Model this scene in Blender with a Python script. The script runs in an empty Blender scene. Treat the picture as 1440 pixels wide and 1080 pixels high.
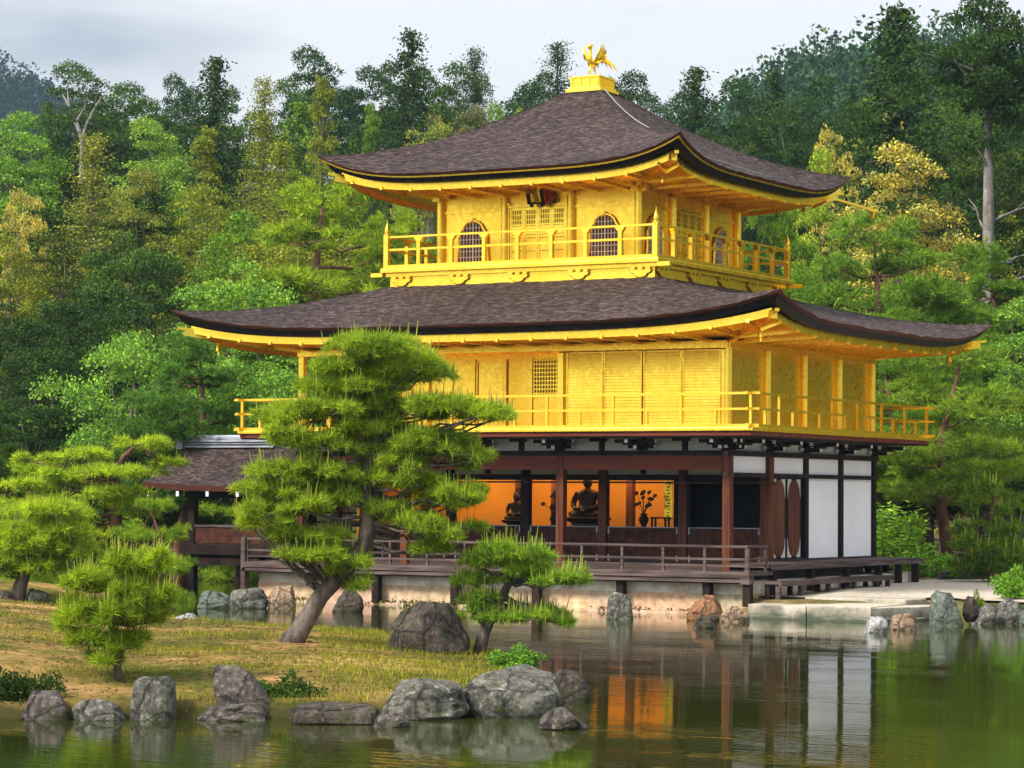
import bpy, math, random
import numpy as np
from mathutils import Vector, Matrix

SC = bpy.context.scene
COL = SC.collection

# ------------------------------------------------------------------ camera
CAM_P = np.array([26.61616316, -55.90100928, 2.68512599])
CAM_R = np.array([0.86596828, 0.50004826, 0.00711813])
CAM_U = np.array([0.01468351, -0.03965061, 0.99910571])
CAM_F = np.array([-0.49988331, 0.86508934, 0.04167864])
FPX = 3815.75                                   # focal length in pixels of the 1440 px wide photograph
cam_data = bpy.data.cameras.new('camera')
cam = bpy.data.objects.new('camera', cam_data)
COL.objects.link(cam)
cam_data.sensor_width = 36.0
cam_data.lens = FPX * 36.0 / 1440.0
cam_data.clip_start = 0.5
cam_data.clip_end = 6000.0
cam.matrix_world = Matrix(((CAM_R[0], CAM_U[0], -CAM_F[0], CAM_P[0]),
                           (CAM_R[1], CAM_U[1], -CAM_F[1], CAM_P[1]),
                           (CAM_R[2], CAM_U[2], -CAM_F[2], CAM_P[2]),
                           (0, 0, 0, 1)))
SC.camera = cam

# ------------------------------------------------------------------ light
SUN_ELEV = 43.0
SUN_AZ = 204.0        # direction the light comes from, degrees clockwise from +Y
SUN_STRENGTH = 3.4
SKY_STRENGTH = 0.10
CLOUD = (0.55, 0.552, 0.565)
EXPOSURE = 0.80
world = bpy.data.worlds.new('World')
SC.world = world
world.use_nodes = True
wt = world.node_tree
wt.nodes.clear()
wn = wt.nodes.new
w_out = wn('ShaderNodeOutputWorld')
w_bg = wn('ShaderNodeBackground')
w_sky = wn('ShaderNodeTexSky')
w_sky.sky_type = 'NISHITA'
w_sky.sun_disc = False
w_sky.sun_elevation = math.radians(SUN_ELEV)
w_sky.sun_rotation = math.radians(SUN_AZ)
w_str = wn('ShaderNodeVectorMath'); w_str.operation = 'SCALE'; w_str.inputs['Scale'].default_value = SKY_STRENGTH
w_tc = wn('ShaderNodeTexCoord')
w_map = wn('ShaderNodeMapping'); w_map.inputs['Scale'].default_value = (3.6, 3.6, 15.0)
w_map.inputs['Location'].default_value = (3.1, 1.2, 0.4)
w_noise = wn('ShaderNodeTexNoise'); w_noise.inputs['Scale'].default_value = 1.0
w_noise.inputs['Detail'].default_value = 5.0; w_noise.inputs['Roughness'].default_value = 0.5
w_ramp = wn('ShaderNodeValToRGB')
w_ramp.color_ramp.elements[0].position = 0.41; w_ramp.color_ramp.elements[0].color = (CLOUD[0]*.56, CLOUD[1]*.60, CLOUD[2]*.66, 1)
w_ramp.color_ramp.elements[1].position = 0.57; w_ramp.color_ramp.elements[1].color = (CLOUD[0], CLOUD[1], CLOUD[2], 1)
w_mix = wn('ShaderNodeMix'); w_mix.data_type = 'RGBA'; w_mix.inputs['Factor'].default_value = 0.92
L = wt.links.new
L(w_sky.outputs['Color'], w_str.inputs[0])
L(w_tc.outputs['Generated'], w_map.inputs['Vector'])
L(w_map.outputs['Vector'], w_noise.inputs['Vector'])
L(w_noise.outputs['Fac'], w_ramp.inputs['Fac'])
L(w_str.outputs['Vector'], w_mix.inputs['A'])
# an overcast sky is brighter overhead than at the horizon
w_sep = wn('ShaderNodeSeparateXYZ'); w_mul = wn('ShaderNodeMath'); w_mul.operation = 'MULTIPLY_ADD'; w_mul.use_clamp = False
w_abs = wn('ShaderNodeMath'); w_abs.operation = 'MAXIMUM'; w_abs.inputs[1].default_value = 0.0
L(w_tc.outputs['Generated'], w_sep.inputs[0]); L(w_sep.outputs['Z'], w_abs.inputs[0]); L(w_abs.outputs[0], w_mul.inputs[0])
w_mul.inputs[1].default_value = 1.25; w_mul.inputs[2].default_value = 0.80
w_sc = wn('ShaderNodeVectorMath'); w_sc.operation = 'SCALE'
# and brightest on the side where the sun stands behind the cloud
w_dot = wn('ShaderNodeVectorMath'); w_dot.operation = 'DOT_PRODUCT'
_ga, _ge = math.radians(SUN_AZ), math.radians(22)
w_dot.inputs[1].default_value = (math.sin(_ga)*math.cos(_ge), math.cos(_ga)*math.cos(_ge), math.sin(_ge))
w_mx = wn('ShaderNodeMath'); w_mx.operation = 'MAXIMUM'; w_mx.inputs[1].default_value = 0.0
w_pw = wn('ShaderNodeMath'); w_pw.operation = 'POWER'; w_pw.inputs[1].default_value = 2.0
w_gl = wn('ShaderNodeMath'); w_gl.operation = 'MULTIPLY_ADD'; w_gl.inputs[1].default_value = 1.1; w_gl.inputs[2].default_value = 1.0
w_t = wn('ShaderNodeMath'); w_t.operation = 'MULTIPLY'
L(w_tc.outputs['Generated'], w_dot.inputs[0]); L(w_dot.outputs['Value'], w_mx.inputs[0]); L(w_mx.outputs[0], w_pw.inputs[0])
L(w_pw.outputs[0], w_gl.inputs[0]); L(w_gl.outputs[0], w_t.inputs[0]); L(w_mul.outputs[0], w_t.inputs[1])
L(w_ramp.outputs['Color'], w_sc.inputs[0]); L(w_t.outputs[0], w_sc.inputs['Scale'])
L(w_sc.outputs['Vector'], w_mix.inputs['B'])
L(w_mix.outputs['Result'], w_bg.inputs['Color'])
L(w_bg.outputs['Background'], w_out.inputs['Surface'])

sun_data = bpy.data.lights.new('sun', 'SUN')
sun_data.energy = SUN_STRENGTH
sun_data.angle = math.radians(10)
sun_data.color = (1.0, 0.94, 0.84)
sun = bpy.data.objects.new('sun', sun_data)
COL.objects.link(sun)
_az, _el = math.radians(SUN_AZ), math.radians(SUN_ELEV)
_to = Vector((math.sin(_az)*math.cos(_el), math.cos(_az)*math.cos(_el), math.sin(_el)))
sun.rotation_euler = _to.to_track_quat('Z', 'Y').to_euler()

SC.view_settings.view_transform = 'Standard'
SC.view_settings.look = 'None'
SC.view_settings.gamma = 1.0
SC.view_settings.use_curve_mapping = False
SC.view_settings.exposure = EXPOSURE

# ------------------------------------------------------------------ pixel -> point helpers (photograph pixels, 1440 x 1080)
def ray(px, py):
    return CAM_F + (px-720)/FPX*CAM_R - (py-540)/FPX*CAM_U
def on_plane(px, py, axis, val):
    d = ray(px, py)
    return CAM_P + (val-CAM_P[axis])/d[axis]*d
def at_depth(px, py, depth):
    d = ray(px, py)
    return CAM_P + depth*d
def depth_of(p):
    return float((np.asarray(p)-CAM_P) @ CAM_F)
ZW = 0.10                                       # water level

# ------------------------------------------------------------------ mesh helpers
WLOC = {}                                       # world location of the things that carry parts
def tag(o, label=None, cat=None, group=None, kind=None):
    if label: o['label'] = label
    if cat: o['category'] = cat
    if group: o['group'] = group
    if kind: o['kind'] = kind
    return o
def empty(name, loc, label=None, cat=None, group=None):
    o = bpy.data.objects.new(name, None)
    o.empty_display_size = 0.3
    COL.objects.link(o)
    o.location = loc
    WLOC[o.name] = np.array(loc, float)
    return tag(o, label, cat, group)
def fastmesh(name, V, F, mats, fmat=None, smooth=False, sharp=None):
    """V (n,3); F (m,k) one array or a list of such arrays"""
    me = bpy.data.meshes.new(name)
    Fs = F if isinstance(F, list) else [F]
    V = np.asarray(V, np.float32)
    me.vertices.add(len(V)); me.vertices.foreach_set('co', V.ravel())
    idx = np.concatenate([np.asarray(f, np.int32).ravel() for f in Fs])
    cnt = np.concatenate([np.full(len(f), np.asarray(f).shape[1], np.int32) for f in Fs])
    st = np.concatenate([[0], np.cumsum(cnt)[:-1]]).astype(np.int32)
    me.loops.add(len(idx)); me.loops.foreach_set('vertex_index', idx)
    me.polygons.add(len(cnt)); me.polygons.foreach_set('loop_start', st)
    for m in (mats if isinstance(mats, (list, tuple)) else [mats]): me.materials.append(m)
    if fmat is not None: me.polygons.foreach_set('material_index', np.asarray(fmat, np.int32))
    me.polygons.foreach_set('use_smooth', np.full(len(cnt), bool(smooth)))
    me.update(calc_edges=True)
    me.validate()
    if smooth and sharp: me.set_sharp_from_angle(angle=math.radians(sharp))
    return me
def link(name, me, parent=None):
    o = bpy.data.objects.new(name, me)
    COL.objects.link(o)
    if parent is not None: o.parent = parent
    return o

class MB:
    """collects boxes, bars, tubes and prisms into ONE mesh object"""
    def __init__(s): s.v = []; s.f = []
    def add(s, V, F):
        b = len(s.v)
        s.v += [tuple(map(float, p)) for p in V]
        s.f += [tuple(int(i)+b for i in q) for q in F]
        return s
    def box(s, x0, x1, y0, y1, z0, z1):
        V = [(x0,y0,z0),(x1,y0,z0),(x1,y1,z0),(x0,y1,z0),(x0,y0,z1),(x1,y0,z1),(x1,y1,z1),(x0,y1,z1)]
        return s.add(V, [(0,3,2,1),(4,5,6,7),(0,1,5,4),(1,2,6,5),(2,3,7,6),(3,0,4,7)])
    def cbox(s, c, sx, sy, sz): return s.box(c[0]-sx/2, c[0]+sx/2, c[1]-sy/2, c[1]+sy/2, c[2]-sz/2, c[2]+sz/2)
    def bar(s, a, b, w, h, up=(0,0,1)):
        a = Vector(a); b = Vector(b); d = (b-a).normalized()
        r = d.cross(Vector(up))
        if r.length < 1e-4: r = Vector((1,0,0))
        r.normalize(); u = r.cross(d)
        V = []
        for p in (a, b):
            for i, j in ((-1,-1),(1,-1),(1,1),(-1,1)): V.append(p + r*(i*w/2) + u*(j*h/2))
        return s.add(V, [(0,1,2,3),(4,7,6,5),(0,4,5,1),(1,5,6,2),(2,6,7,3),(3,7,4,0)])
    def tube(s, pts, rad, n=8, cap=True):
        V, F = tube(pts, rad, n, cap)
        return s.add(V, F)
    def lathe(s, c, prof, n=12):
        V = []; F = []
        for r, z in prof:
            for k in range(n):
                a = 2*math.pi*k/n
                V.append((c[0]+r*math.cos(a), c[1]+r*math.sin(a), c[2]+z))
        for i in range(len(prof)-1):
            for k in range(n):
                k2 = (k+1) % n
                F.append((i*n+k, i*n+k2, (i+1)*n+k2, (i+1)*n+k))
        F.append(tuple(range(n-1, -1, -1))); F.append(tuple((len(prof)-1)*n+k for k in range(n)))
        return s.add(V, F)
    def prism(s, poly, o, ux, uy, un, depth):
        """outline poly in (ux, uy) extruded by depth along un from o"""
        o = np.array(o, float); ux = np.array(ux, float); uy = np.array(uy, float); un = np.array(un, float)
        n = len(poly)
        A = [o + ux*p[0] + uy*p[1] for p in poly]
        B = [q + un*depth for q in A]
        F = [tuple(range(n-1, -1, -1)), tuple(range(n, 2*n))]
        for i in range(n):
            j = (i+1) % n
            F.append((i, j, n+j, n+i))
        return s.add(A+B, F)
    def build(s, name, mat, parent=None, root=None, smooth=False, sharp=35, bevel=0.0):
        """vertices are given in world space; root is the thing whose location they are taken relative to"""
        V = np.array(s.v, float)
        rt = root if root is not None else parent
        while rt is not None and rt.name not in WLOC: rt = rt.parent
        if rt is not None: V = V - WLOC[rt.name]
        me = bpy.data.meshes.new(name)
        me.from_pydata(V.tolist(), [], s.f)
        me.materials.append(mat)
        if smooth:
            me.polygons.foreach_set('use_smooth', [True]*len(me.polygons))
            me.set_sharp_from_angle(angle=math.radians(sharp))
        me.update()
        o = link(name, me, parent)
        if bevel > 0:
            m = o.modifiers.new('bevel', 'BEVEL'); m.width = bevel; m.segments = 2; m.limit_method = 'ANGLE'
        return o
def tube(pts, rad, n=8, cap=True):
    P = [Vector(p) for p in pts]
    if not hasattr(rad, '__len__'): rad = [rad]*len(P)
    V = []; F = []
    t0 = (P[1]-P[0]).normalized()
    r = t0.cross(Vector((0.13, 0.31, 0.94)))
    if r.length < 0.05: r = t0.cross(Vector((1, 0, 0)))
    r.normalize()
    for i, p in enumerate(P):
        t = (P[min(i+1, len(P)-1)] - P[max(i-1, 0)]).normalized()
        r = (r - t*r.dot(t)).normalized()
        b = t.cross(r)
        for k in range(n):
            a = 2*math.pi*k/n
            V.append(tuple(p + (r*math.cos(a) + b*math.sin(a))*rad[i]))
    for i in range(len(P)-1):
        for k in range(n):
            k2 = (k+1) % n
            F.append((i*n+k, i*n+k2, (i+1)*n+k2, (i+1)*n+k))
    if cap:
        F.append(tuple(range(n-1, -1, -1))); F.append(tuple((len(P)-1)*n+k for k in range(n)))
    return V, F

# ------------------------------------------------------------------ materials
def new_mat(name):
    m = bpy.data.materials.new(name); m.use_nodes = True
    nt = m.node_tree
    b = nt.nodes['Principled BSDF']
    return m, nt, b
def noise(nt, scale, detail=4, rough=0.55, vec_scale=None, coord='Object', rot=None, dist=0.0):
    tc = nt.nodes.new('ShaderNodeTexCoord')
    n = nt.nodes.new('ShaderNodeTexNoise')
    n.inputs['Scale'].default_value = scale; n.inputs['Detail'].default_value = detail
    n.inputs['Roughness'].default_value = rough; n.inputs['Distortion'].default_value = dist
    if vec_scale or rot:
        mp = nt.nodes.new('ShaderNodeMapping')
        if vec_scale: mp.inputs['Scale'].default_value = vec_scale
        if rot: mp.inputs['Rotation'].default_value = rot
        nt.links.new(tc.outputs[coord], mp.inputs['Vector']); nt.links.new(mp.outputs['Vector'], n.inputs['Vector'])
    else:
        nt.links.new(tc.outputs[coord], n.inputs['Vector'])
    return n
def ramp(nt, fac, stops):
    r = nt.nodes.new('ShaderNodeValToRGB')
    e = r.color_ramp.elements
    while len(e) < len(stops): e.new(0.5)
    for i, (p, c) in enumerate(stops):
        e[i].position = p; e[i].color = (c[0], c[1], c[2], 1)
    nt.links.new(fac, r.inputs['Fac'])
    return r
def mixc(nt, a, b, fac, mode='MIX'):
    m = nt.nodes.new('ShaderNodeMix'); m.data_type = 'RGBA'; m.blend_type = mode
    for sock, v in ((m.inputs['A'], a), (m.inputs['B'], b), (m.inputs['Factor'], fac)):
        if isinstance(v, (int, float)): sock.default_value = v
        elif isinstance(v, tuple): sock.default_value = (v[0], v[1], v[2], 1)
        else: nt.links.new(v, sock)
    return m.outputs['Result']
def bump(nt, b, h, strength, dist=0.02):
    n = nt.nodes.new('ShaderNodeBump'); n.inputs['Strength'].default_value = strength; n.inputs['Distance'].default_value = dist
    nt.links.new(h, n.inputs['Height']); nt.links.new(n.outputs['Normal'], b.inputs['Normal'])
def simple(name, c1, c2, scale=3, rough=0.7, vec=None, metallic=0.0, bmp=0.0, detail=5, p=(0.35, 0.65), spec=0.3):
    m, nt, b = new_mat(name)
    n = noise(nt, scale, detail, vec_scale=vec)
    r = ramp(nt, n.outputs['Fac'], [(p[0], c1), (p[1], c2)])
    nt.links.new(r.outputs['Color'], b.inputs['Base Color'])
    b.inputs['Roughness'].default_value = rough; b.inputs['Metallic'].default_value = metallic
    b.inputs['Specular IOR Level'].default_value = spec
    if bmp: bump(nt, b, n.outputs['Fac'], bmp)
    return m
M = {}
def mat_gold():
    m, nt, b = new_mat('gold_leaf')
    n1 = noise(nt, 1.1, 5); n2 = noise(nt, 9, 3)
    c = ramp(nt, n1.outputs['Fac'], [(0.3, (0.93, 0.60, 0.046)), (0.7, (0.97, 0.69, 0.080))])
    # square leaves of gold foil: faint seams
    tc = nt.nodes.new('ShaderNodeTexCoord')
    vo = nt.nodes.new('ShaderNodeTexVoronoi'); vo.distance = 'CHEBYCHEV'; vo.inputs['Scale'].default_value = 8.5; vo.inputs['Randomness'].default_value = 0.12
    nt.links.new(tc.outputs['Object'], vo.inputs['Vector'])
    vg = ramp(nt, vo.outputs['Color'], [(.1, (.40, .37, .33)), (.9, (.60, .61, .60))])
    c2 = mixc(nt, c.outputs['Color'], vg.outputs['Color'], 0.30, 'OVERLAY')
    nt.links.new(c2, b.inputs['Base Color'])
    rr = ramp(nt, n2.outputs['Fac'], [(0.3, (0.22,)*3), (0.7, (0.36,)*3)])
    nt.links.new(rr.outputs['Color'], b.inputs['Roughness'])
    b.inputs['Metallic'].default_value = 0.96
    b.inputs['Specular Tint'].default_value = (1.0, .80, .30, 1)
    return m
M['gold'] = mat_gold()
M['gold_line'] = simple('gold_seam', (0.30, 0.16, 0.015), (0.40, 0.22, 0.025), rough=0.5, metallic=0.5)
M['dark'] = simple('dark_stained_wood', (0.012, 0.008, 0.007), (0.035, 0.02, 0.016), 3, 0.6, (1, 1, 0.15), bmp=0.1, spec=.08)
M['brown'] = simple('reddish_brown_wood', (0.055, 0.015, 0.008), (0.15, 0.046, 0.018), 5, 0.5, (1.5, 1.5, 0.12), bmp=0.15, spec=.15)
M['lattice'] = simple('dark_lattice_wood', (0.034, 0.012, 0.008), (0.085, 0.029, 0.016), 5, 0.6, spec=.12)
M['beam'] = simple('reddish_beam_wood', (0.095, 0.019, 0.010), (0.165, 0.037, 0.017), 3, 0.5, (0.2, 1, 2.5), bmp=0.1, spec=.15)
M['weathered'] = simple('weathered_grey_wood', (0.036, 0.021, 0.017), (0.125, 0.085, 0.075), 4, 0.75, (0.25, 0.25, 4), bmp=0.2)
M['weatherdark'] = simple('weathered_brown_wood', (0.022, 0.012, 0.010), (0.06, 0.034, 0.028), 4, 0.7, (0.3, 0.3, 4), bmp=0.2)
M['plaster'] = simple('white_plaster', (0.81, 0.81, 0.82), (0.89, 0.89, 0.90), 1.1, 0.85, bmp=0.03)
M['greyplaster'] = simple('grey_white_plaster', (0.46, 0.47, 0.44), (0.58, 0.58, 0.54), 2, 0.85)
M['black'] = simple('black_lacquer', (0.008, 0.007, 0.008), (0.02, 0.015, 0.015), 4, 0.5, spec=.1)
M['redbrown'] = simple('cypress_bark_edge', (0.055, 0.016, 0.009), (0.12, 0.036, 0.018), 2, 0.8, (1.5, 1.5, 40), bmp=0.4)
M['white'] = simple('white_paint', (0.72, 0.70, 0.70), (0.82, 0.80, 0.80), 8, 0.6)
M['ridge'] = simple('grey_ridge_tiles', (0.16, 0.17, 0.2), (0.36, 0.38, 0.43), 4, 0.55, (0.4, 0.4, 8), bmp=0.2)
M['orange'] = simple('orange_gilt_wall', (0.66, 0.26, 0.015), (0.80, 0.33, 0.02), 0.8, 0.6)
M['red'] = simple('red_lacquer', (0.22, 0.028, 0.010), (0.30, 0.04, 0.014), 4, 0.5)
M['statue'] = simple('dark_gilt_wood', (0.025, 0.011, 0.005), (0.07, 0.03, 0.009), 6, 0.45, metallic=0.2)
M['wire'] = simple('pale_metal_strip', (0.22, 0.21, 0.20), (0.30, 0.29, 0.28), 4, 0.6)
def mat_shingle():
    m, nt, b = new_mat('cypress_bark_shingles')
    n1 = noise(nt, 1.0, 6, 0.7, (4.5, 4.5, 24)); n2 = noise(nt, 0.35, 4); n3 = noise(nt, 1.0, 5, 0.7, (9, 9, 48))
    c = ramp(nt, n1.outputs['Fac'], [(0.36, (0.018, 0.012, 0.010)), (0.50, (0.060, 0.041, 0.037)), (0.66, (0.165, 0.122, 0.112))])
    c2 = ramp(nt, n2.outputs['Fac'], [(0.3, (0.58, 0.52, 0.50)), (0.7, (1.0, 0.93, 0.94))])
    c3 = ramp(nt, n3.outputs['Fac'], [(0.38, (0.45, 0.45, 0.45)), (0.62, (1.35, 1.35, 1.35))])
    x = mixc(nt, c.outputs['Color'], c2.outputs['Color'], 1.0, 'MULTIPLY')
    x = mixc(nt, x, c3.outputs['Color'], 0.8, 'MULTIPLY')
    nt.links.new(x, b.inputs['Base Color'])
    b.inputs['Roughness'].default_value = 0.85; b.inputs['Specular IOR Level'].default_value = 0.25
    mx = nt.nodes.new('ShaderNodeMath'); mx.operation = 'ADD'
    nt.links.new(n1.outputs['Fac'], mx.inputs[0]); nt.links.new(n3.outputs['Fac'], mx.inputs[1])
    bump(nt, b, mx.outputs[0], 0.9, 0.05)
    return m
M['shingle'] = mat_shingle()
def mat_foundation():
    m, nt, b = new_mat('stone_footing')
    br = nt.nodes.new('ShaderNodeTexVoronoi'); br.inputs['Scale'].default_value = 1.0
    tc = nt.nodes.new('ShaderNodeTexCoord'); mp = nt.nodes.new('ShaderNodeMapping'); mp.inputs['Scale'].default_value = (0.7, 0.7, 1.5)
    nt.links.new(tc.outputs['Object'], mp.inputs['Vector']); nt.links.new(mp.outputs['Vector'], br.inputs['Vector'])
    n = noise(nt, 5, 6, 0.65)
    c = ramp(nt, n.outputs['Fac'], [(0.3, (0.30, 0.19, 0.10)), (0.5, (0.50, 0.34, 0.20)), (0.7, (0.62, 0.48, 0.33))])
    x = mixc(nt, c.outputs['Color'], br.outputs['Color'], 0.12, 'OVERLAY')
    nt.links.new(x, b.inputs['Base Color']); b.inputs['Roughness'].default_value = 0.9
    bump(nt, b, n.outputs['Fac'], 0.5, 0.03)
    return m
M['footing'] = mat_foundation()
def mat_band():
    m, nt, b = new_mat('stained_white_plaster')
    n = noise(nt, 1.6, 7, 0.7)
    c = ramp(nt, n.outputs['Fac'], [(0.36, (0.36, 0.27, 0.17)), (0.47, (0.55, 0.48, 0.38)), (0.6, (0.72, 0.68, 0.60))])
    nt.links.new(c.outputs['Color'], b.inputs['Base Color']); b.inputs['Roughness'].default_value = 0.9
    bump(nt, b, n.outputs['Fac'], 0.3, 0.02)
    return m
M['band'] = mat_band()
# ================================================================== THE GOLDEN PAVILION
W, D = 11.712, 8.5
BX, BY = 2.16, 2.125
CX, CY = -W/2, D/2
X3A, X3B, Y3A, Y3B = CX-2.768, CX+2.768, CY-2.768, CY+2.768
pav = empty('golden_pavilion', (CX, CY, ZW), 'three-storey golden pavilion with two sweeping dark bark roofs at the edge of the pond', 'pavilion')
def part(name, mb, mat, parent=None, label=None, **k):
    o = mb.build(name, M[mat], parent or pav, **k)
    if label: o['label'] = label
    return o
def B(name, mat, x0, x1, y0, y1, z0, z1, parent=None, **k):
    return part(name, MB().box(x0, x1, y0, y1, z0, z1), mat, parent, **k)

# ---- roofs ---------------------------------------------------------
def ring(hx, hy, z, lift=0.0, p=4.6, n=56, flare=0.0, jit=0.0, rng=None):
    us = np.sin(np.linspace(-1, 1, n+1)[:-1]*math.pi/2)
    out = []
    for side in range(4):
        for u in us:
            k = abs(u)**p
            fl = flare*k
            a = u; zz = z + lift*k
            if side == 0: q = (a*(hx+fl), -(hy+fl))
            elif side == 1: q = ((hx+fl), a*(hy+fl))
            elif side == 2: q = (-a*(hx+fl), (hy+fl))
            else: q = (-(hx+fl), -a*(hy+fl))
            dz = rng.normal(0, jit) if jit else 0
            out.append((CX+q[0], CY+q[1], zz+dz))
    return out
def loft(rings, close_last=False):
    n = len(rings[0]); V = [p for r in rings for p in r]; F = []
    for i in range(len(rings)-1):
        for k in range(n):
            k2 = (k+1) % n
            F.append((i*n+k, i*n+k2, (i+1)*n+k2, (i+1)*n+k))
    m = MB(); m.add(V, F)
    if close_last: m.f.append(tuple((len(rings)-1)*n+k for k in range(n)))
    return m
rngr = np.random.default_rng(5)
def roof(hx, hy, z0, lift, tx, ty, z1, a, gold_line, fasc, wallx, wally, zs):
    """hx, hy eave half sizes; tx, ty top half sizes"""
    rings = []
    for t in np.linspace(0, 1, 15):
        pr = a*t + (1-a)*t*t
        h = lift*(1-t)**2.6
        rings.append(ring(hx+(tx-hx)*t, hy+(ty-hy)*t, z0+(z1-z0)*pr, h, flare=0.05*(1-t)**2, jit=0.011 if t < 1 else 0, rng=rngr))
    base = rings[0]
    rf = loft(rings, True).build('roof', M['shingle'], pav, smooth=True, sharp=24)
    # thick layered eave: reddish bark edge, then a black band set back
    e0 = base
    e1 = ring(hx-.03, hy-.03, z0-.045, lift*.99, flare=0.05)
    e2 = ring(hx-.08, hy-.08, z0-.075, lift*.97, flare=0.04)
    loft([e0, e1, e2]).build('eave_edge', M['redbrown'], rf, root=pav, smooth=True, sharp=30)
    if gold_line:
        g0 = ring(hx-.06, hy-.06, z0-.068, lift*.97, flare=.04); g1 = ring(hx-.07, hy-.07, z0-.105, lift*.96, flare=.04)
        g2 = ring(hx-.16, hy-.16, z0-.105, lift*.96, flare=.03)
        loft([g0, g1, g2]).build('eave_trim', M['gold'], rf, root=pav)
    b1 = ring(hx-.09, hy-.09, z0-.075, lift*.96, flare=.03); b2 = ring(hx-.17, hy-.17, z0-.205, lift*.90, flare=.02)
    b3 = ring(hx-.55, hy-.55, z0-.215, lift*.78)
    loft([b1, b2, b3]).build('eave_band', M['black'], rf, root=pav, smooth=True, sharp=30)
    # gilded fascia board
    fl = lift*.70
    fx, fy = wallx+fasc, wally+fasc
    f0 = ring(fx, fy, z0-.205, fl); f1 = ring(fx, fy, z0-.375, fl*.98); f2 = ring(fx-.09, fy-.09, z0-.375, fl*.95); f3 = ring(fx-.09, fy-.09, z0-.28, fl*.95)
    loft([f0, f1, f2, f3]).build('fascia', M['gold'], pav)
    # boarded soffit
    s0 = ring(fx-.05, fy-.05, z0-.285, fl*.9); s1 = ring((fx+wallx)/2, (fy+wally)/2, z0-.33, fl*.35); s2 = ring(wallx-.3, wally-.3, zs, 0.0)
    loft([s0, s1, s2]).build('soffit', M['gold'], pav)
    return rf
R3H = 2.768+2.157
roof3 = roof(R3H, R3H, 10.47, .58, .50, .50, 12.90, .72, True, 1.78, 2.768, 2.768, 10.12)
roof2 = roof(W/2+2.3, D/2+2.3, 6.67, .56, 2.768+.80, 2.768+.80, 7.90, .95, False, 1.98, W/2, D/2, 6.31)
# rafters under each soffit, one part each
def rafters(hx, hy, wx, wy, z0, lift, nx, ny, zs):
    for s, n, half in (('f', nx, hx), ('r', ny, hy)):
        for i in range(n):
            u = -0.93 + 1.86*i/(n-1)
            dz = lift*abs(u)**4.6*.7
            if s == 'f': a = (CX+u*hx, CY-hy-.05, z0+dz); b = (CX+u*hx, CY-wy, zs)
            else: a = (CX+hx+.05, CY+u*hy, z0+dz); b = (CX+wx, CY+u*hy, zs)
            if abs(u*half) > (wx if s == 'f' else wy)*1.0:    # corner rafters stop at the hip rafter
                k = abs(u*half)-(wx if s == 'f' else wy)
                if s == 'f': b = (b[0], CY-wy-k, zs+dz*.4+.02)
                else: b = (CX+wx+k, b[1], zs+dz*.4+.02)
            part('rafter', MB().bar(a, b, .07, .075), 'gold')
rafters(W/2+1.97, D/2+1.97, W/2, D/2, 6.30, .56, 17, 13, 6.27)
rafters(2.768+1.77, 2.768+1.77, 2.768, 2.768, 10.10, .58, 11, 11, 10.08)
# hip rafters with forked gilt tips at the corners
def hip_rafter(cx, cy, sx, sy, l0, l1, z0, z1):
    m = MB()
    a = (cx, cy, z0); b = (cx+sx*l1, cy+sy*l1, z1)
    m.bar(a, b, .13, .15)
    m.bar((cx+sx*(l1-.25), cy+sy*(l1-.25), z1+.05), (cx+sx*(l1+.12), cy+sy*(l1+.12), z1+.11), .10, .07)
    part('hip_rafter', m, 'gold')
for sx, xx in ((1, X3B), (-1, X3A)):
    for sy, yy in ((-1, Y3A), (1, Y3B)): hip_rafter(xx, yy, sx, sy, 0, 1.90, 10.10, 10.50)
for sx, xx in ((1, 0), (-1, -W)):
    for sy, yy in ((-1, 0), (1, D)): hip_rafter(xx, yy, sx, sy, 0, 2.10, 6.30, 6.68)
# lightning strip down the hip and a gilt rain spout at the far corner
hipp = lambda t: (CX+R3H+(.5-R3H)*t+.0, CY-(R3H+(.5-R3H)*t)+.0, 10.47+2.43*(.72*t+.28*t*t)+.58*(1-t)**2.6+.0)
part('lightning_strip', MB().tube([(hipp(t)[0]+.05, hipp(t)[1]+.14, hipp(t)[2]+.03) for t in np.linspace(.42, 1, 9)], .013, 5), 'wire')
def on_roof3_right(y, k):
    t = k; h = R3H+(.5-R3H)*t
    u = (y-CY)/h
    return (CX+h, y, 10.47+2.43*(.72*t+.28*t*t)+.58*(1-t)**2.6*abs(u)**4.6+.02)
part('lightning_strip', MB().tube([on_roof3_right(CY-3.3+4.2*s, .27-.19*s) for s in np.linspace(0, 1, 12)], .013, 5), 'wire')
sp = MB().bar((-1.62, 8.48, 10.60), (-.36, 9.74, 10.17), .09, .06)
part('rain_spout', sp, 'gold')
part('spout_cup', MB().lathe((-.46, 9.64, 9.98), [(.05, 0), (.075, .12), (.11, .19), (.10, .2)], 10), 'gold', smooth=True)

# ---- finial platform on the roof top -------------------------------
fin = part('finial_base', MB().box(CX-.50, CX+.50, CY-.50, CY+.50, 12.88, 12.97).box(CX-.45, CX+.45, CY-.45, CY+.45, 12.97, 13.03), 'gold', bevel=.01)
m = MB().box(CX-.40, CX+.40, CY-.40, CY+.40, 13.03, 13.26).box(CX-.43, CX+.43, CY-.43, CY+.43, 13.26, 13.30)
for i in range(4):
    x = CX-.37+.74*i/3
    m.box(x-.03, x+.03, CY-.42, CY-.40, 13.04, 13.26); m.box(CX+.40, CX+.42, CY-.37+.74*i/3-.03, CY-.37+.74*i/3+.03, 13.04, 13.26)
part('finial_platform', m, 'gold', fin)
part('finial_neck', MB().box(CX-.60, CX+.60, CY-.60, CY+.60, 12.68, 12.88), 'shingle', fin)

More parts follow.
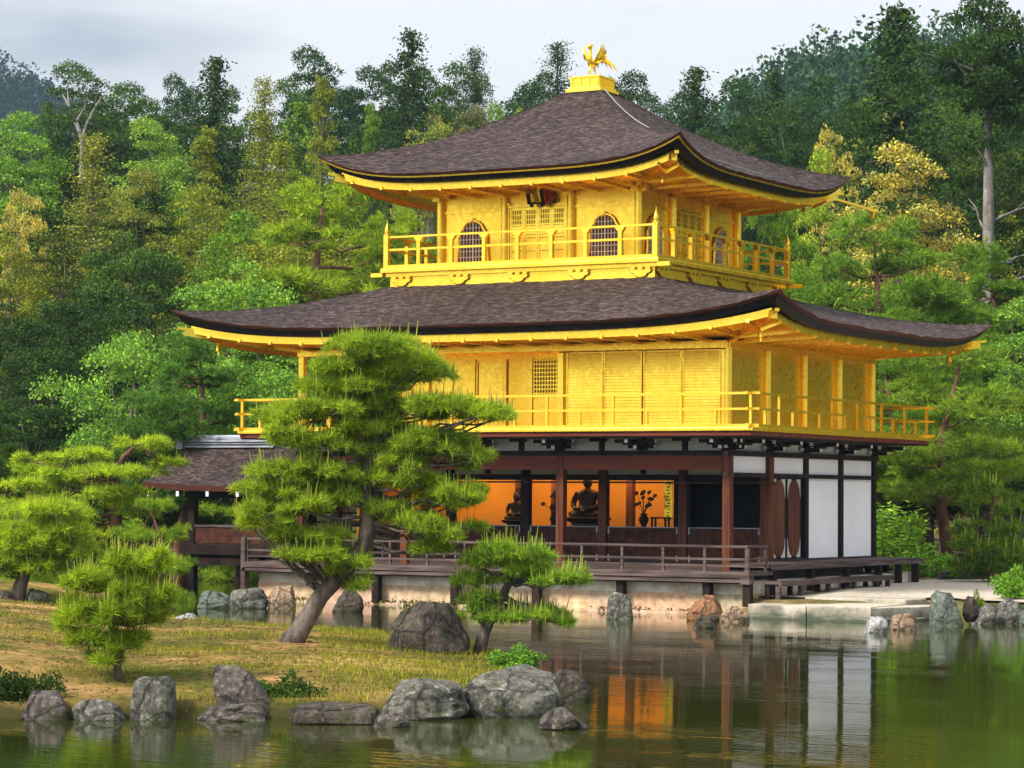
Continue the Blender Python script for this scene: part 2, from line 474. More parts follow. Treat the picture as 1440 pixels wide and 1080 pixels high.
# ---- third storey --------------------------------------------------
Z3F = 8.31
S3 = 2.768*2/3
part('wall', MB().box(X3A+.06, X3B-.06, Y3A+.06, Y3B-.06, 8.2, 10.34), 'gold', label='gilded walls of the top storey')
p3x = [X3A+S3*i for i in range(4)]; p3y = [Y3A+S3*i for i in range(4)]
def bracket_gold(x, y, nx, ny, z):
    m = MB()
    tx, ty = abs(ny), abs(nx)
    m.cbox((x+nx*.08, y+ny*.08, z+.05), .20 if tx else .2, .2, .10)
    m.box(x+nx*.1-tx*.32-.06*abs(nx), x+nx*.1+tx*.32+.06*abs(nx), y+ny*.1-ty*.32-.06*abs(ny), y+ny*.1+ty*.32+.06*abs(ny), z+.10, z+.20)
    for s in (-1, 0, 1):
        m.cbox((x+nx*.1+tx*s*.27, y+ny*.1+ty*s*.27, z+.25), .13, .13, .09)
    m.bar((x, y, z+.15), (x+nx*.5, y+ny*.5, z+.2), .1, .11)
    part('bracket', m, 'gold')
for i, x in enumerate(p3x):
    for j, y in enumerate(p3y):
        if i in (0, 3) or j in (0, 3):
            part('post', MB().tube([(x, y, Z3F), (x, y, 10.06)], .095, 16), 'gold', smooth=True)
            if j == 0: bracket_gold(x, y-.06, 0, -1, 10.0)
            if i == 3: bracket_gold(x+.06, y, 1, 0, 10.0)
for z0, z1, o in ((9.70, 9.76, .035), (10.0, 10.10, .05), (8.31, 8.42, .05)):
    part('wall_rail', MB().box(X3A-o+.06, X3B+o-.06, Y3A-o+.06, Y3B+o-.06, z0, z1), 'gold')
# bell-shaped lattice windows
KATO = [(-.43, 0), (-.40, .25), (-.385, .48), (-.39, .62), (-.34, .74), (-.30, .79), (-.24, .90), (-.15, .975), (-.05, 1.0), (0, 1.05)]
KATO = KATO + [(-x, z) for x, z in reversed(KATO[:-1])]
def kato_half(z):
    pts = KATO[:10]
    for (x0, a), (x1, b) in zip(pts, pts[1:]):
        if a <= z <= b: return -(x0+(x1-x0)*(z-a)/(b-a))
    return 0
def bell_window(o, ux, un):
    o = np.array(o, float); ux = np.array(ux, float); un = np.array(un, float)
    uz = np.array([0, 0, 1.0])
    fr = [o+ux*a*1.06+uz*(b*1.035)+un*.04 for a, b in KATO]
    w = part('arched_window', MB().tube(fr, .034, 6), 'gold')
    part('recess', MB().prism(KATO, o+un*.002, ux, uz, un, .012), 'brown', w, root=pav)
    m = MB()
    for i in range(-4, 5):
        x = i*.088
        top = max(z for z in np.linspace(0, 1.04, 60) if kato_half(z) >= abs(x))
        wdt = .026 if i == 0 else .013
        m.bar(o+ux*x+un*.026, o+ux*x+uz*top+un*.026, wdt, .018, up=tuple(un))
    for j in range(1, 7):
        z = j*.145
        h = kato_half(z)-.01
        m.bar(o-ux*h+uz*z+un*.032, o+ux*h+uz*z+un*.032, .014, .014, up=tuple(un))
    part('lattice', m, 'white', w, root=pav)
ZW3 = 8.46
for x in (X3A+S3/2, X3B-S3/2): bell_window((x, Y3A+.055, ZW3), (1, 0, 0), (0, -1, 0))
for y in (Y3A+S3/2, Y3B-S3/2): bell_window((X3B-.055, y, ZW3), (0, 1, 0), (1, 0, 0))
# panelled doors with latticed upper lights
def panel_doors(o, ux, un, open_shadow):
    o = np.array(o, float); ux = np.array(ux, float); un = np.array(un, float); uz = np.array([0, 0, 1.0])
    up = tuple(un)
    fr = MB()
    for x in (-.83, .83): fr.bar(o+ux*x+un*.03, o+ux*x+uz*1.36+un*.03, .07, .06, up=up)
    fr.bar(o-ux*.9+uz*1.38+un*.04, o+ux*.9+uz*1.38+un*.04, .06, .05, up=up)
    for x in (-.83, .83): fr.bar(o+ux*x+uz*1.40+un*.05, o+ux*x+uz*1.47+un*.05, .11, .09, up=up)
    d = part('door_frame', fr, 'gold')
    for k in range(4):
        xc = -.59+k*.393
        lf = MB()
        for x in (xc-.17, xc+.17): lf.bar(o+ux*x+un*.025, o+ux*x+uz*1.33+un*.025, .045, .03, up=up)
        for z in (.05, .30, .62, .70, .83, .92, 1.31): lf.bar(o+ux*(xc-.17)+uz*z+un*.022, o+ux*(xc+.17)+uz*z+un*.022, .035, .024, up=up)
        lf.bar(o+ux*xc+uz*.02+un*.014, o+ux*xc+uz*.92+un*.014, .30, .012, up=up)
        leaf = part('door_leaf', lf, 'gold', d, root=pav)
        lt = MB()
        lt.bar(o+ux*xc+uz*.94+un*.012, o+ux*xc+uz*1.29+un*.012, .29, .008, up=up)
        part('dark_light', lt, 'brown', d, root=pav)
        g = MB()
        for i in range(6): g.bar(o+ux*(xc-.125+i*.05)+uz*.93+un*.022, o+ux*(xc-.125+i*.05)+uz*1.3+un*.022, .02, .012, up=up)
        for z in (1.04, 1.17): g.bar(o+ux*(xc-.15)+uz*z+un*.024, o+ux*(xc+.15)+uz*z+un*.024, .02, .012, up=up)
        part('door_lattice', g, 'gold', d, root=pav)
        e = MB()
        for x in (xc-.196,): e.bar(o+ux*x+uz*.02+un*.016, o+ux*x+uz*1.33+un*.016, .014, .012, up=up)
        for z in (.275, .595, .675, .805, .895): e.bar(o+ux*(xc-.15)+uz*z+un*.0215, o+ux*(xc+.15)+uz*z+un*.0215, .012, .008, up=up)
        part('door_seam', e, 'gold_line', d, root=pav)
panel_doors((CX, Y3A+.055, 8.42), (1, 0, 0), (0, -1, 0), 0)
panel_doors((X3B-.055, CY, 8.42), (0, 1, 0), (1, 0, 0), 0)
# name board tilted forward under the eave, three characters
plq_o = np.array((-5.76, 1.28, 9.86))
ta = math.radians(20)
pu = np.array((1, 0, 0.0)); pv = np.array((0, -math.sin(ta), math.cos(ta))); pn = np.array((0, -math.cos(ta), -math.sin(ta)))
def prect(m, a0, a1, b0, b1, d0, d1):
    return m.prism([(a0, b0), (a1, b0), (a1, b1), (a0, b1)], plq_o+pn*d0, pu, pv, pn, d1-d0)
plq = part('name_board', prect(MB(), -.155, .155, 0, .43, 0, .035), 'gold')
fr = MB()
prect(fr, -.235, -.155, -.04, .47, -.01, .07); prect(fr, .155, .235, -.04, .47, -.01, .07)
prect(fr, -.155, .155, -.04, .0, -.01, .07); prect(fr, -.155, .155, .43, .47, -.01, .07)
prect(fr, -.19, -.11, -.11, -.04, -.01, .05); prect(fr, .11, .19, -.11, -.04, -.01, .05)
part('board_frame', fr, 'black', plq, root=pav)
part('board_lining', prect(prect(MB(), .24, .30, -.04, .46, -.02, .05), .30, .38, .0, .44, -.06, -.02), 'red', plq, root=pav)
def text_mesh(s, size):
    cu = bpy.data.curves.new('lettering', 'FONT'); cu.body = s; cu.size = size; cu.extrude = 0.002; cu.align_x = 'CENTER'
    cu.resolution_u = 2
    to = bpy.data.objects.new('lettering', cu); COL.objects.link(to)
    dg = bpy.context.evaluated_depsgraph_get()
    me = bpy.data.meshes.new_from_object(to.evaluated_get(dg))
    bpy.data.objects.remove(to); bpy.data.curves.remove(cu)
    return me
for i, ch in enumerate('究竟頂'):
    me = text_mesh(ch, .165)
    me.name = 'character'
    o = link('character', me, plq); me.materials.clear(); me.materials.append(M['black'])
    pos = plq_o + pn*.042 + pv*(.305-.142*i) - WLOC[pav.name]
    o.matrix_local = Matrix(((pu[0], pv[0], pn[0], pos[0]), (pu[1], pv[1], pn[1], pos[1]), (pu[2], pv[2], pn[2], pos[2]), (0, 0, 0, 1)))

# third-storey balcony
def rect_frame(m, o, x0, x1, y0, y1, z0, z1, th):
    m.box(x0-o, x1+o, y0-o, y0-o+th, z0, z1); m.box(x0-o, x1+o, y1+o-th, y1+o, z0, z1)
    m.box(x0-o, x0-o+th, y0-o+th, y1+o-th, z0, z1); m.box(x1+o-th, x1+o, y0-o+th, y1+o-th, z0, z1)
    return m
bal3 = part('balcony_floor', MB().box(X3A-1.08, X3B+1.08, Y3A-1.08, Y3B+1.08, 8.19, 8.30), 'gold', bevel=.012)
part('balcony_skirt', MB().box(X3A-.90, X3B+.90, Y3A-.90, Y3B+.90, 7.70, 8.10), 'gold')
part('balcony_beam', MB().box(X3A-.98, X3B+.98, Y3A-.98, Y3B+.98, 8.10, 8.19), 'gold')
for x, y in ((X3A-1.2, Y3A-1.0), (X3B+1.2, Y3A-1.0), (X3B+1.2, Y3B+1.0)):   # beam ends poking out at the corners
    part('beam_end', MB().cbox((x, y, 8.15), .34, .13, .10), 'gold')
def cloud_bracket(o, ux, un):
    o = np.array(o, float); ux = np.array(ux, float); un = np.array(un, float); uz = np.array([0, 0, 1.0])
    pl = [(-.13, 0), (-.17, .05), (-.24, .07), (-.27, .11), (-.27, .14), (.27, .14), (.27, .11), (.24, .07), (.17, .05), (.13, 0), (.05, -.03), (-.05, -.03)]
    b = part('bracket', MB().prism(pl, o, ux, uz, un, .06), 'gold')
    part('bracket_outline', MB().prism([(x*1.10, (z-.06)*1.22+.05) for x, z in pl], o, ux, uz, un, .03), 'gold_line', b, root=pav)
    m = MB()
    for s in (-1, 0, 1): m.prism([(s*.2-.05, .14), (s*.2+.05, .14), (s*.2+.07, .2), (s*.2-.07, .2)], o, ux, uz, un, .075)
    part('bearing_block', m, 'gold', b, root=pav)
for i in range(5):
    cloud_bracket((X3A-.55+i*(2.768*2+1.1)/4, Y3A-.90, 7.90), (1, 0, 0), (0, -1, 0))
    cloud_bracket((X3B+.90, Y3A-.55+i*(2.768*2+1.1)/4, 7.90), (0, 1, 0), (1, 0, 0))
cx3 = [(X3A-.96, Y3A-.96), (X3B+.96, Y3A-.96), (X3B+.96, Y3B+.96), (X3A-.96, Y3B+.96)]
for x, y in cx3:
    po = part('railing_post', MB().box(x-.07, x+.07, y-.07, y+.07, 8.30, 9.12), 'gold', bevel=.01)
    part('post_finial', MB().lathe((x, y, 9.12), [(.085, 0), (.085, .05), (.06, .06), (.072, .13), (.05, .2), (.015, .30), (.004, .40)], 10), 'gold', po, root=pav, smooth=True)
def railing(P, Q, rails, spacing, bw, bz0, bz1, mat, n=None, name='railing', cap=False, ext=0.0, lowbal=None, skip=(), parent=None):
    P = np.array(P, float); Q = np.array(Q, float); d = Q-P; Ln = np.linalg.norm(d[:2]); d = d/Ln
    parent = parent or pav
    top = rails[0]
    e = d*ext
    r0 = MB().bar((*(P-e)[:2], top[0]), (*(Q+e)[:2], top[0]), top[1], top[2]).build(name, M[mat], parent)
    for z, w, h in rails[1:]: MB().bar((*(P-e*.9)[:2], z), (*(Q+e*.9)[:2], z), w, h).build('rail', M[mat], r0, root=parent)
    n = n or max(1, round(Ln/spacing))
    for i in range(n+1):
        if i in skip: continue
        x, y = (P+d*Ln*i/n)[:2]
        m = MB().box(x-bw/2, x+bw/2, y-bw/2, y+bw/2, bz0, bz1)
        if cap: m.prism([(-bw*.5, bz1-.12), (bw*.5, bz1-.12), (bw*1.4, bz1), (-bw*1.4, bz1)], (x-d[1]*(bw/2+.006), y+d[0]*(bw/2+.006), 0), d, (0, 0, 1), (d[1], -d[0], 0), bw+.012)
        m.build('baluster', M[mat], r0, root=parent)
        if lowbal and i < n:
            xm, ym = (P+d*Ln*(i+.5)/n)[:2]
            MB().box(xm-bw/2, xm+bw/2, ym-bw/2, ym+bw/2, bz0, lowbal).build('baluster', M[mat], r0, root=parent)
    return r0
for i in range(4):
    a, b = cx3[i], cx3[(i+1) % 4]
    railing((*a, 0), (*b, 0), [(9.085+.004*(i % 2), .05, .05), (8.77+.004*(i % 2), .05, .055), (8.345+.004*(i % 2), .12, .09)], .93, .095, 8.30, 9.06, 'gold', n=8, cap=True, skip=(0, 8))

# ---- second storey -------------------------------------------------
Z2 = 4.205
O2 = 1.125
part('balcony_floor', MB().box(-W-O2-.03, O2+.03, -O2-.03, D+O2+.03, Z2-.005, Z2+.075), 'gold', bevel=.01)
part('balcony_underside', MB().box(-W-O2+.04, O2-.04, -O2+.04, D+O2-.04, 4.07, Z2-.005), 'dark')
part('balcony_edge_beam', rect_frame(MB(), O2-.02, -W, 0, 0, D, 4.10, Z2-.005, .14), 'beam')
c2 = [(-W-O2+.06, -O2+.06), (O2-.06, -O2+.06), (O2-.06, D+O2-.06), (-W-O2+.06, D+O2-.06)]
for i in range(4):
    a, b = c2[i], c2[(i+1) % 4]
    e_ = .004*(i % 2)
    railing((*a, 0), (*b, 0), [(5.04+e_, .055, .055), (4.69+e_, .045, .05), (4.315+e_, .10, .075)], 1, .06, Z2+.07, 5.01, 'gold', n=8 if i % 2 == 0 else 7, ext=.24, lowbal=4.67, skip=(8 if i % 2 == 0 else 7,))
# walls
part('wall', MB().box(-.12, -.04, .05, D-.05, Z2+.07, 6.26), 'gold', label='gilded side wall of the middle storey')
part('wall', MB().box(-W+.1, -.14, D-.12, D-.04, Z2+.07, 6.26), 'gold')
part('wall', MB().box(-W+.04, -W+.12, BY, D-.14, Z2+.07, 6.26), 'gold')
part('wall', MB().box(-W+.14, -4.46, BY+.04, BY+.12, Z2+.07, 6.26), 'gold', label='recessed gilded wall behind the open veranda')
part('wall', MB().box(-4.44, -4.36, .06, BY+.10, Z2+.07, 6.26), 'gold')
part('veranda_ceiling', MB().box(-W+.05, -4.46, .1, BY+.03, 6.22, 6.27), 'gold')
for k in range(5):
    part('post', MB().tube([(0, k*BY, Z2+.07), (0, k*BY, 6.14)], .10, 16), 'gold', smooth=True)
part('post', MB().box(-W-.08, -W+.08, -.08, .08, Z2+.07, 6.14), 'gold', bevel=.012)
part('post', MB().box(-8.04-.08, -8.04+.08, -.08, .08, Z2+.07, 6.14), 'gold', bevel=.012)
part('wall_plate', MB().box(-W-.1, .1, -.10, .06, 6.14, 6.29), 'gold')
part('wall_plate', MB().box(-.06, .1, .06, D+.1, 6.14, 6.29), 'gold')
part('wall_plate', MB().box(-W-.1, -W+.06, .06, D+.1, 6.14, 6.29), 'gold')
# recessed wall: sliding boards and the lattice window
yy = BY+.04
for x0, x1 in ((-11.4, -9.9), (-9.86, -8.62), (-8.58, -8.02), (-7.94, -7.16), (-7.04, -6.40)):
    part('wall_panel', MB().box(x0, x1, yy-.035, yy, 4.36, 6.05), 'gold')
for x in (-8.0, -7.10, -6.36, -5.52, -4.5, -9.88): part('wall_stile', MB().box(x-.035, x+.035, yy-.065, yy-.002, 4.28, 6.10), 'gold')
for x in (-7.98+.09, -7.06+.03): part('wall_seam', MB().box(x-.015, x+.015, yy-.045, yy-.036, 4.36, 6.05), 'gold_line')
part('wall_rail', MB().box(-W+.14, -4.46, yy-.075, yy-.003, 6.10, 6.17), 'gold')
part('wall_rail', MB().box(-6.31, -5.57, yy-.055, yy-.003, 5.13, 5.21), 'gold')
wn2 = part('lattice_window', MB().box(-6.31, -5.57, yy-.012, yy-.002, 5.22, 6.08), 'brown')
m = MB()
for i in range(10): m.box(-6.29+i*.0785-.014, -6.29+i*.0785+.014, yy-.045, yy-.02, 5.215, 6.09)
for j in range(9): m.box(-6.31, -5.57, yy-.050, yy-.022, 5.24+j*.102-.014, 5.24+j*.102+.014)
part('lattice', m, 'gold', wn2, root=pav)
part('wall_panel', MB().box(-6.31, -5.57, yy-.03, yy, 4.36, 5.12), 'gold')
# projecting bay of louvred shutters on the right half of the front
part('shutter_bay_back', MB().box(-4.38, -.10, .01, .06, Z2+.07, 6.135), 'gold')
part('shutter_head', MB().box(-4.50, .05, -.145, -.105, 6.12, 6.25), 'gold', bevel=.01)
part('shutter_head_seam', MB().box(-4.40, -.02, -.03, -.003, 6.095, 6.125), 'gold_line')
for x in (-4.33, -.06): part('shutter_post', MB().box(x-.08, x+.08, -.08, .005, Z2+.075, 6.09), 'gold', bevel=.008)
part('shutter_sill', MB().box(-4.25, -.14, -.07, .004, Z2+.075, 4.36), 'gold')
xs = [-4.20, -3.20, -2.17, -1.15, -.15]
for i in range(4):
    a, b = xs[i]+.015, xs[i+1]-.015
    m = MB()
    dd = -.018*(i % 2)
    for s in (a, b-.03): m.box(s, s+.03, -.04+dd, .003+dd*.1, 4.37, 6.09)
    nsl = 24
    for j in range(nsl):
        z = 4.385+j*(1.70/nsl)
        m.add([(a+.03, -.030+dd, z), (b-.03, -.030+dd, z), (b-.03, -.024+dd, z+.058), (a+.03, -.024+dd, z+.058), (a+.03, -.0+dd, z), (b-.03, 0+dd, z), (b-.03, 0+dd, z+.058), (a+.03, 0+dd, z+.058)],
              [(0, 1, 2, 3), (4, 7, 6, 5), (0, 4, 5, 1), (2, 6, 7, 3)])
    sh = part('louvred_shutter', m, 'gold')
    part('shutter_seam', MB().box(a-.012, a+.002, -.012, .0, 4.37, 6.085), 'gold_line', sh, root=pav)

# ---- first storey --------------------------------------------------
Z1 = 1.10
part('floor', MB().box(-W+.02, -.02, .03, D-.03, .95, 1.16), 'dark')
# frame above the veranda
def post1(x, y, z0=.95, z1=3.79, s=.20, mat='brown'):
    return part('post', MB().box(x-s/2, x+s/2, y-s/2, y+s/2, z0, z1), mat, bevel=.015)
for x in (0, -2*BX, -4*BX, -W): post1(x, 0)
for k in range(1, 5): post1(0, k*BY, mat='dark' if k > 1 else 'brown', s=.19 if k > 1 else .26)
post1(-W, D)
for xx_ in (0,):   # pale metal nail covers on the corner post
    for z in (3.24, 3.72): part('nail_cover', MB().cbox((-.0, -.115, z), .12, .03, .10).cbox((.115, 0, z), .03, .12, .10), 'weathered')
part('beam', MB().box(-W-.05, -.105, -.085, .085, 3.34, 3.66), 'beam')
part('head_beam', MB().box(-W-.1, .14, -.12, .12, 3.665, 3.785), 'dark')
part('head_beam', MB().box(-.12, .14, .12, D+.12, 3.665, 3.785), 'dark')
part('beam', MB().box(-.08, .115, .105, D-.1, 3.19, 3.285), 'dark')
part('sill', MB().box(-.10, .115, BY+.13, D+.1, 1.12, 1.265), 'weatherdark')
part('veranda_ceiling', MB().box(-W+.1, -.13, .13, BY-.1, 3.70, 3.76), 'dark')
# white panels of the side wall
for k in range(4):
    part('plaster_panel', MB().box(-.05, .02, k*BY+.105, (k+1)*BY-.105, 3.286, 3.664), 'plaster')
for k in (2, 3):
    part('plaster_panel', MB().box(-.05, .02, k*BY+.11, (k+1)*BY-.11, 1.268, 3.187), 'plaster')
# pair of doors with long round-ended panels
part('door_back', MB().box(-.06, -.03, BY+.14, 2*BY-.10, 1.268, 3.187), 'dark')
for s in (0, 1):
    y0 = BY+.20+s*.88; y1 = y0+.83
    d = part('door_leaf', MB().box(-.03, .015, y0, y1, 1.27, 3.185), 'dark')
    yc = (y0+y1)/2; hw = .32
    pl = [(yc+hw*math.cos(a), 1.68+(.36)*math.sin(a)) for a in np.linspace(math.pi, 2*math.pi, 13)] + [(yc+hw*math.cos(a), 2.80+.34*math.sin(a)) for a in np.linspace(0, math.pi, 13)]
    part('door_panel', MB().prism(pl, (.016, 0, 0), (0, 1, 0), (0, 0, 1), (1, 0, 0), .02), 'brown', d, root=pav, bevel=.006)
    for zt, sg in ((3.16, -1), (1.30, 1)):                       # pale spandrels in the four corners
        for sy in (-1, 1):
            pts = [(yc+sy*.37, zt)] + [(yc+sy*.37*(1-t)+0*t, zt) for t in (.55,)] + [(yc+sy*(.35*math.cos(a)), zt+sg*(.40-.40*math.sin(a))) for a in np.linspace(math.pi/2.6, 0.02, 7)] + [(yc+sy*.37, zt+sg*.46)]
            if sy*sg > 0: pts = pts[::-1]
            part('spandrel', MB().prism(pts, (.016, 0, 0), (0, 1, 0), (0, 0, 1), (1, 0, 0), .006), 'greyplaster', d, root=pav)
# band of small grey-white panels under the balcony, with struts and dark brackets
for k in range(11):
    x1 = -k*BX/2-.08; x0 = max(-W+.05, -(k+1)*BX/2+.08)
    if x0 < x1-.2: part('frieze_panel', MB().box(x0, x1, -.02, .02, 3.787, 4.068), 'greyplaster')
for k in range(4):
    part('frieze_panel', MB().box(-.02, .02, k*BY+.1, (k+1)*BY-.1, 3.787, 4.068), 'greyplaster')
for k in range(1, 11, 2):
    x = -k*BX/2
    if x > -W+.3: part('strut', MB().box(x-.06, x+.06, -.06, .025, 3.787, 4.0).box(x-.30, x+.14, -.09, .025, 4.0, 4.066), 'dark')
for k in range(4):
    y = (k+.5)*BY
def bracket(x, y, nx, ny, corner=False):
    """arms stepping outwards with white painted ends"""
    m = MB(); caps = []
    tx, ty = abs(ny), abs(nx)
    m.cbox((x+nx*.04, y+ny*.04, 3.92), .22 if tx else .2, .2, .26)
    for z, l, wdt in ((3.86, .42, .085), (3.99, .86, .085)):
        a = np.array((x, y, z)); b = a+np.array((nx*l, ny*l, 0))
        m.bar(a, b, wdt, .095); caps.append((b, (nx, ny)))
    for s in (-1, 1):
        for z, l, o in ((3.88, .34, .10), (4.0, .52, .42)):
            a = np.array((x+nx*o, y+ny*o, z)); b = a+np.array((tx*s*l, ty*s*l, 0))
            m.bar(a, b, .085, .085); caps.append((b, (tx*s, ty*s)))
    m.bar((x+nx*.42-tx*.3, y+ny*.42-ty*.3, 3.94), (x+nx*.42+tx*.3, y+ny*.42+ty*.3, 3.94), .1, .07)
    br = part('bracket', m, 'dark')
    for b, d in caps:
        c = np.array(b)+np.array((d[0]*.012, d[1]*.012, 0))
        part('painted_end', MB().cbox(tuple(c), .022 if d[0] else .078, .022 if d[1] else .078, .078), 'white', br, root=pav)
for k in (0, 1, 2, 3, 4, 5): bracket(-k*BX if k < 5 else -W+.1, 0, 0, -1)
for k in range(5): bracket(0, k*BY if k else .02, 1, 0)
# inner wall line of the veranda
yi = BY
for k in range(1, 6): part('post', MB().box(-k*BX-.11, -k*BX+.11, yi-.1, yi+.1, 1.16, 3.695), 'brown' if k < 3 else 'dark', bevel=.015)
part('lintel', MB().box(-W+.1, -.14, yi-.07, yi+.07, 3.11, 3.25), 'black')
part('transom_wall', MB().box(-W+.1, -.14, yi-.02, yi+.03, 3.252, 3.69), 'greyplaster')
for k in range(0, 5): part('transom_strut', MB().box(-(k+.5)*BX-.07, -(k+.5)*BX+.07, yi-.05, yi-.021, 3.255, 3.69), 'dark')
part('hanging_rail', MB().tube([(-W+.2, yi-.28, 3.06), (.35, yi-.28, 3.06)], .022, 6), 'weathered')
def lattice_screen(x0, x1, z0, z1, y):
    fr = MB().box(x0, x1, y-.035, y+.03, z1-.05, z1).box(x0, x1, y-.035, y+.03, z0, z0+.05).box(x0, x0+.05, y-.035, y+.03, z0+.05, z1-.05).box(x1-.05, x1, y-.035, y+.03, z0+.05, z1-.05)
    s = part('lattice_screen', fr, 'weatherdark')
    part('board', MB().box(x0+.05, x1-.05, y-.004, y+.02, z0+.05, z1-.05), 'lattice', s, root=pav)
    m = MB(); n = max(2, round((x1-x0)/.105))
    for i in range(1, n): xx = x0+(x1-x0)*i/n; m.box(xx-.018, xx+.018, y-.026, y-.008, z0+.05, z1-.05)
    for j in range(1, 8): zz = z0+(z1-z0)*j/8; m.box(x0+.05, x1-.05, y-.030, y-.010, zz-.016, zz+.016)
    part('grid', m, 'lattice', s, root=pav)
    e = MB()
    for xx in (x0+.02, x1-.02):
        for zz, sg in ((z1, -1), (z0, 1)):
            e.box(xx-.022, xx+.022, y-.042, y-.036, min(zz, zz+sg*.16), max(zz, zz+sg*.16))
    e.box(x0+.02, x1-.02, y-.042, y-.036, z1-.02, z1)
    part('metal_fitting', e, 'ridge', s, root=pav)
lattice_screen(-BX+.14, -.16, 1.17, 2.0, yi-.02)
for k in range(1, 5): lattice_screen(-(k+1)*BX+.14, -k*BX-.14, 1.17, 2.0, yi-.02)
# lit room behind
part('room_back_wall', MB().box(-W+.2, -3.42, 5.2, 5.28, 1.16, 3.5), 'orange', label='orange gilt wall of the lit inner room')
part('room_side_wall', MB().box(-W+.12, -W+.2, BY+.2, 5.2, 1.16, 3.5), 'orange')
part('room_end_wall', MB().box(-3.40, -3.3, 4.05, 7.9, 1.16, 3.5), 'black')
part('painted_shade_partition', MB().box(-3.28, -.1, 5.0, 5.1, 1.16, 3.69), 'black')  # near-black, like the walls beside it: the unlit side room's shade as colour
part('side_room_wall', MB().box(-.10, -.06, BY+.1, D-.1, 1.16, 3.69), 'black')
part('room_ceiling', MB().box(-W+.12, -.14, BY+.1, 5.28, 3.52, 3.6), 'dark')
for x in (-8.05, -7.0, -4.85): part('room_pillar', MB().box(x-.09, x+.09, 4.45, 4.63, 1.16, 3.5), 'brown')
part('altar_step', MB().box(-10.6, -3.6, 3.75, 5.1, 1.16, 1.92), 'dark')
for x in (-4.7, -7.2, -9.7):
    ld = bpy.data.lights.new('room_lamp', 'AREA'); ld.energy = 18; ld.color = (1, .62, .28); ld.shape = 'RECTANGLE'; ld.size = 1.8; ld.size_y = .12
    lo = bpy.data.objects.new('room_lamp', ld); COL.objects.link(lo); lo.location = np.array((x, 4.05, 3.40))-WLOC[pav.name]; lo.parent = pav
    lo.rotation_euler = (math.radians(38), 0, 0)
    part('lamp_housing', MB().box(x-.95, x+.95, 3.98, 4.0, 3.36, 3.5).box(x-.95, x+.95, 4.0, 4.12, 3.46, 3.5), 'black')
# outer deck, its edge boards, posts and railings
part('deck', MB().box(-12.5, 1.15, -1.36, -.02, .98, 1.065), 'weathered')
part('deck_edge', MB().box(-12.5, 1.20, -1.42, -1.365, .93, 1.055), 'weathered')
part('deck_edge', MB().box(-12.5, 1.20, -1.40, -1.34, .83, .905), 'weathered')
part('deck_joist', MB().box(-12.5, 1.15, -1.30, -1.18, .80, .975), 'dark')
part('deck_skirt', MB().box(-12.3, 1.0, -.98, -.92, .80, .975), 'dark')
for x, z in ((-2.1, .5), (.08, .5), (-4.3, .15), (-6.5, .15), (-8.7, .15), (-10.6, .5)):
    part('deck_post', MB().box(x-.09, x+.09, -1.27, -1.09, z, .82), 'dark')
part('deck_post', MB().box(1.02, 1.2, -1.38, -1.2, .30, .80), 'dark')
part('deck_cap', MB().box(1.0, 1.22, -1.45, -1.2, .80, 1.0), 'weathered')
part('corner_post', MB().box(1.06, 1.15, -1.345, -1.255, 1.06, 1.62), 'weathered')
railing((-12.4, -1.30, 0), (1.10, -1.30, 0), [(1.625, .07, .055), (1.345, .045, .05), (1.20, .04, .045)], 1.03, .06, 1.06, 1.60, 'weathered', n=13, ext=.05)
railing((1.105, -1.30, 0), (1.105, -.34, 0), [(1.629, .07, .055), (1.349, .045, .05), (1.204, .04, .045)], 1.03, .06, 1.06, 1.60, 'weathered', n=1, ext=.06, skip=(0,))
part('foot_board', MB().box(-W, -.1, -.02, .02, 1.065, 1.20), 'weatherdark')
# foundation
part('foundation', MB().box(-12.3, .95, -.98, D+.6, -.4, .56), 'footing', label='ochre stone footing at the waterline')
part('plaster_band', MB().box(-12.28, .93, -.955, D+.58, .56, .86), 'band')
part('ledge', MB().box(-12.4, .2, -1.22, -.985, -.4, .16), 'footing')
# benches along the side
bn = part('side_bench', MB().box(.12, 1.18, -.22, 8.9, 1.14, 1.225), 'weathered')
part('bench_edge', MB().box(1.183, 1.24, -.25, 8.95, 1.09, 1.215), 'weathered', bn, root=pav)
part('bench_edge', MB().box(.12, 1.18, 8.903, 8.96, 1.09, 1.215), 'weathered', bn, root=pav)
for x, y in ((1.08, .1), (1.08, 2.2), (1.08, 4.3), (1.08, 6.3), (1.08, 7.6), (1.08, 8.72), (.28, 7.6), (.28, 8.72)):
    part('leg', MB().box(x-.075, x+.075, y-.075, y+.075, .4, 1.14), 'dark', bn, root=pav)
part('bench_skirt', MB().box(.50, .56, -.2, 6.6, .5, 1.13), 'weatherdark', bn, root=pav)
st = part('side_step', MB().box(1.32, 1.72, -.95, 5.62, .80, .865), 'weathered')
part('step_edge', MB().box(1.723, 1.77, -.98, 5.64, .755, .86), 'weathered', st, root=pav)
for y in (-.85, .35, 1.9, 3.4, 4.75, 5.5):
    for x in (1.65, 1.39): part('leg', MB().box(x-.05, x+.05, y-.05, y+.05, .38, .80), 'dark' if x < 1.5 else 'weathered', st, root=pav)

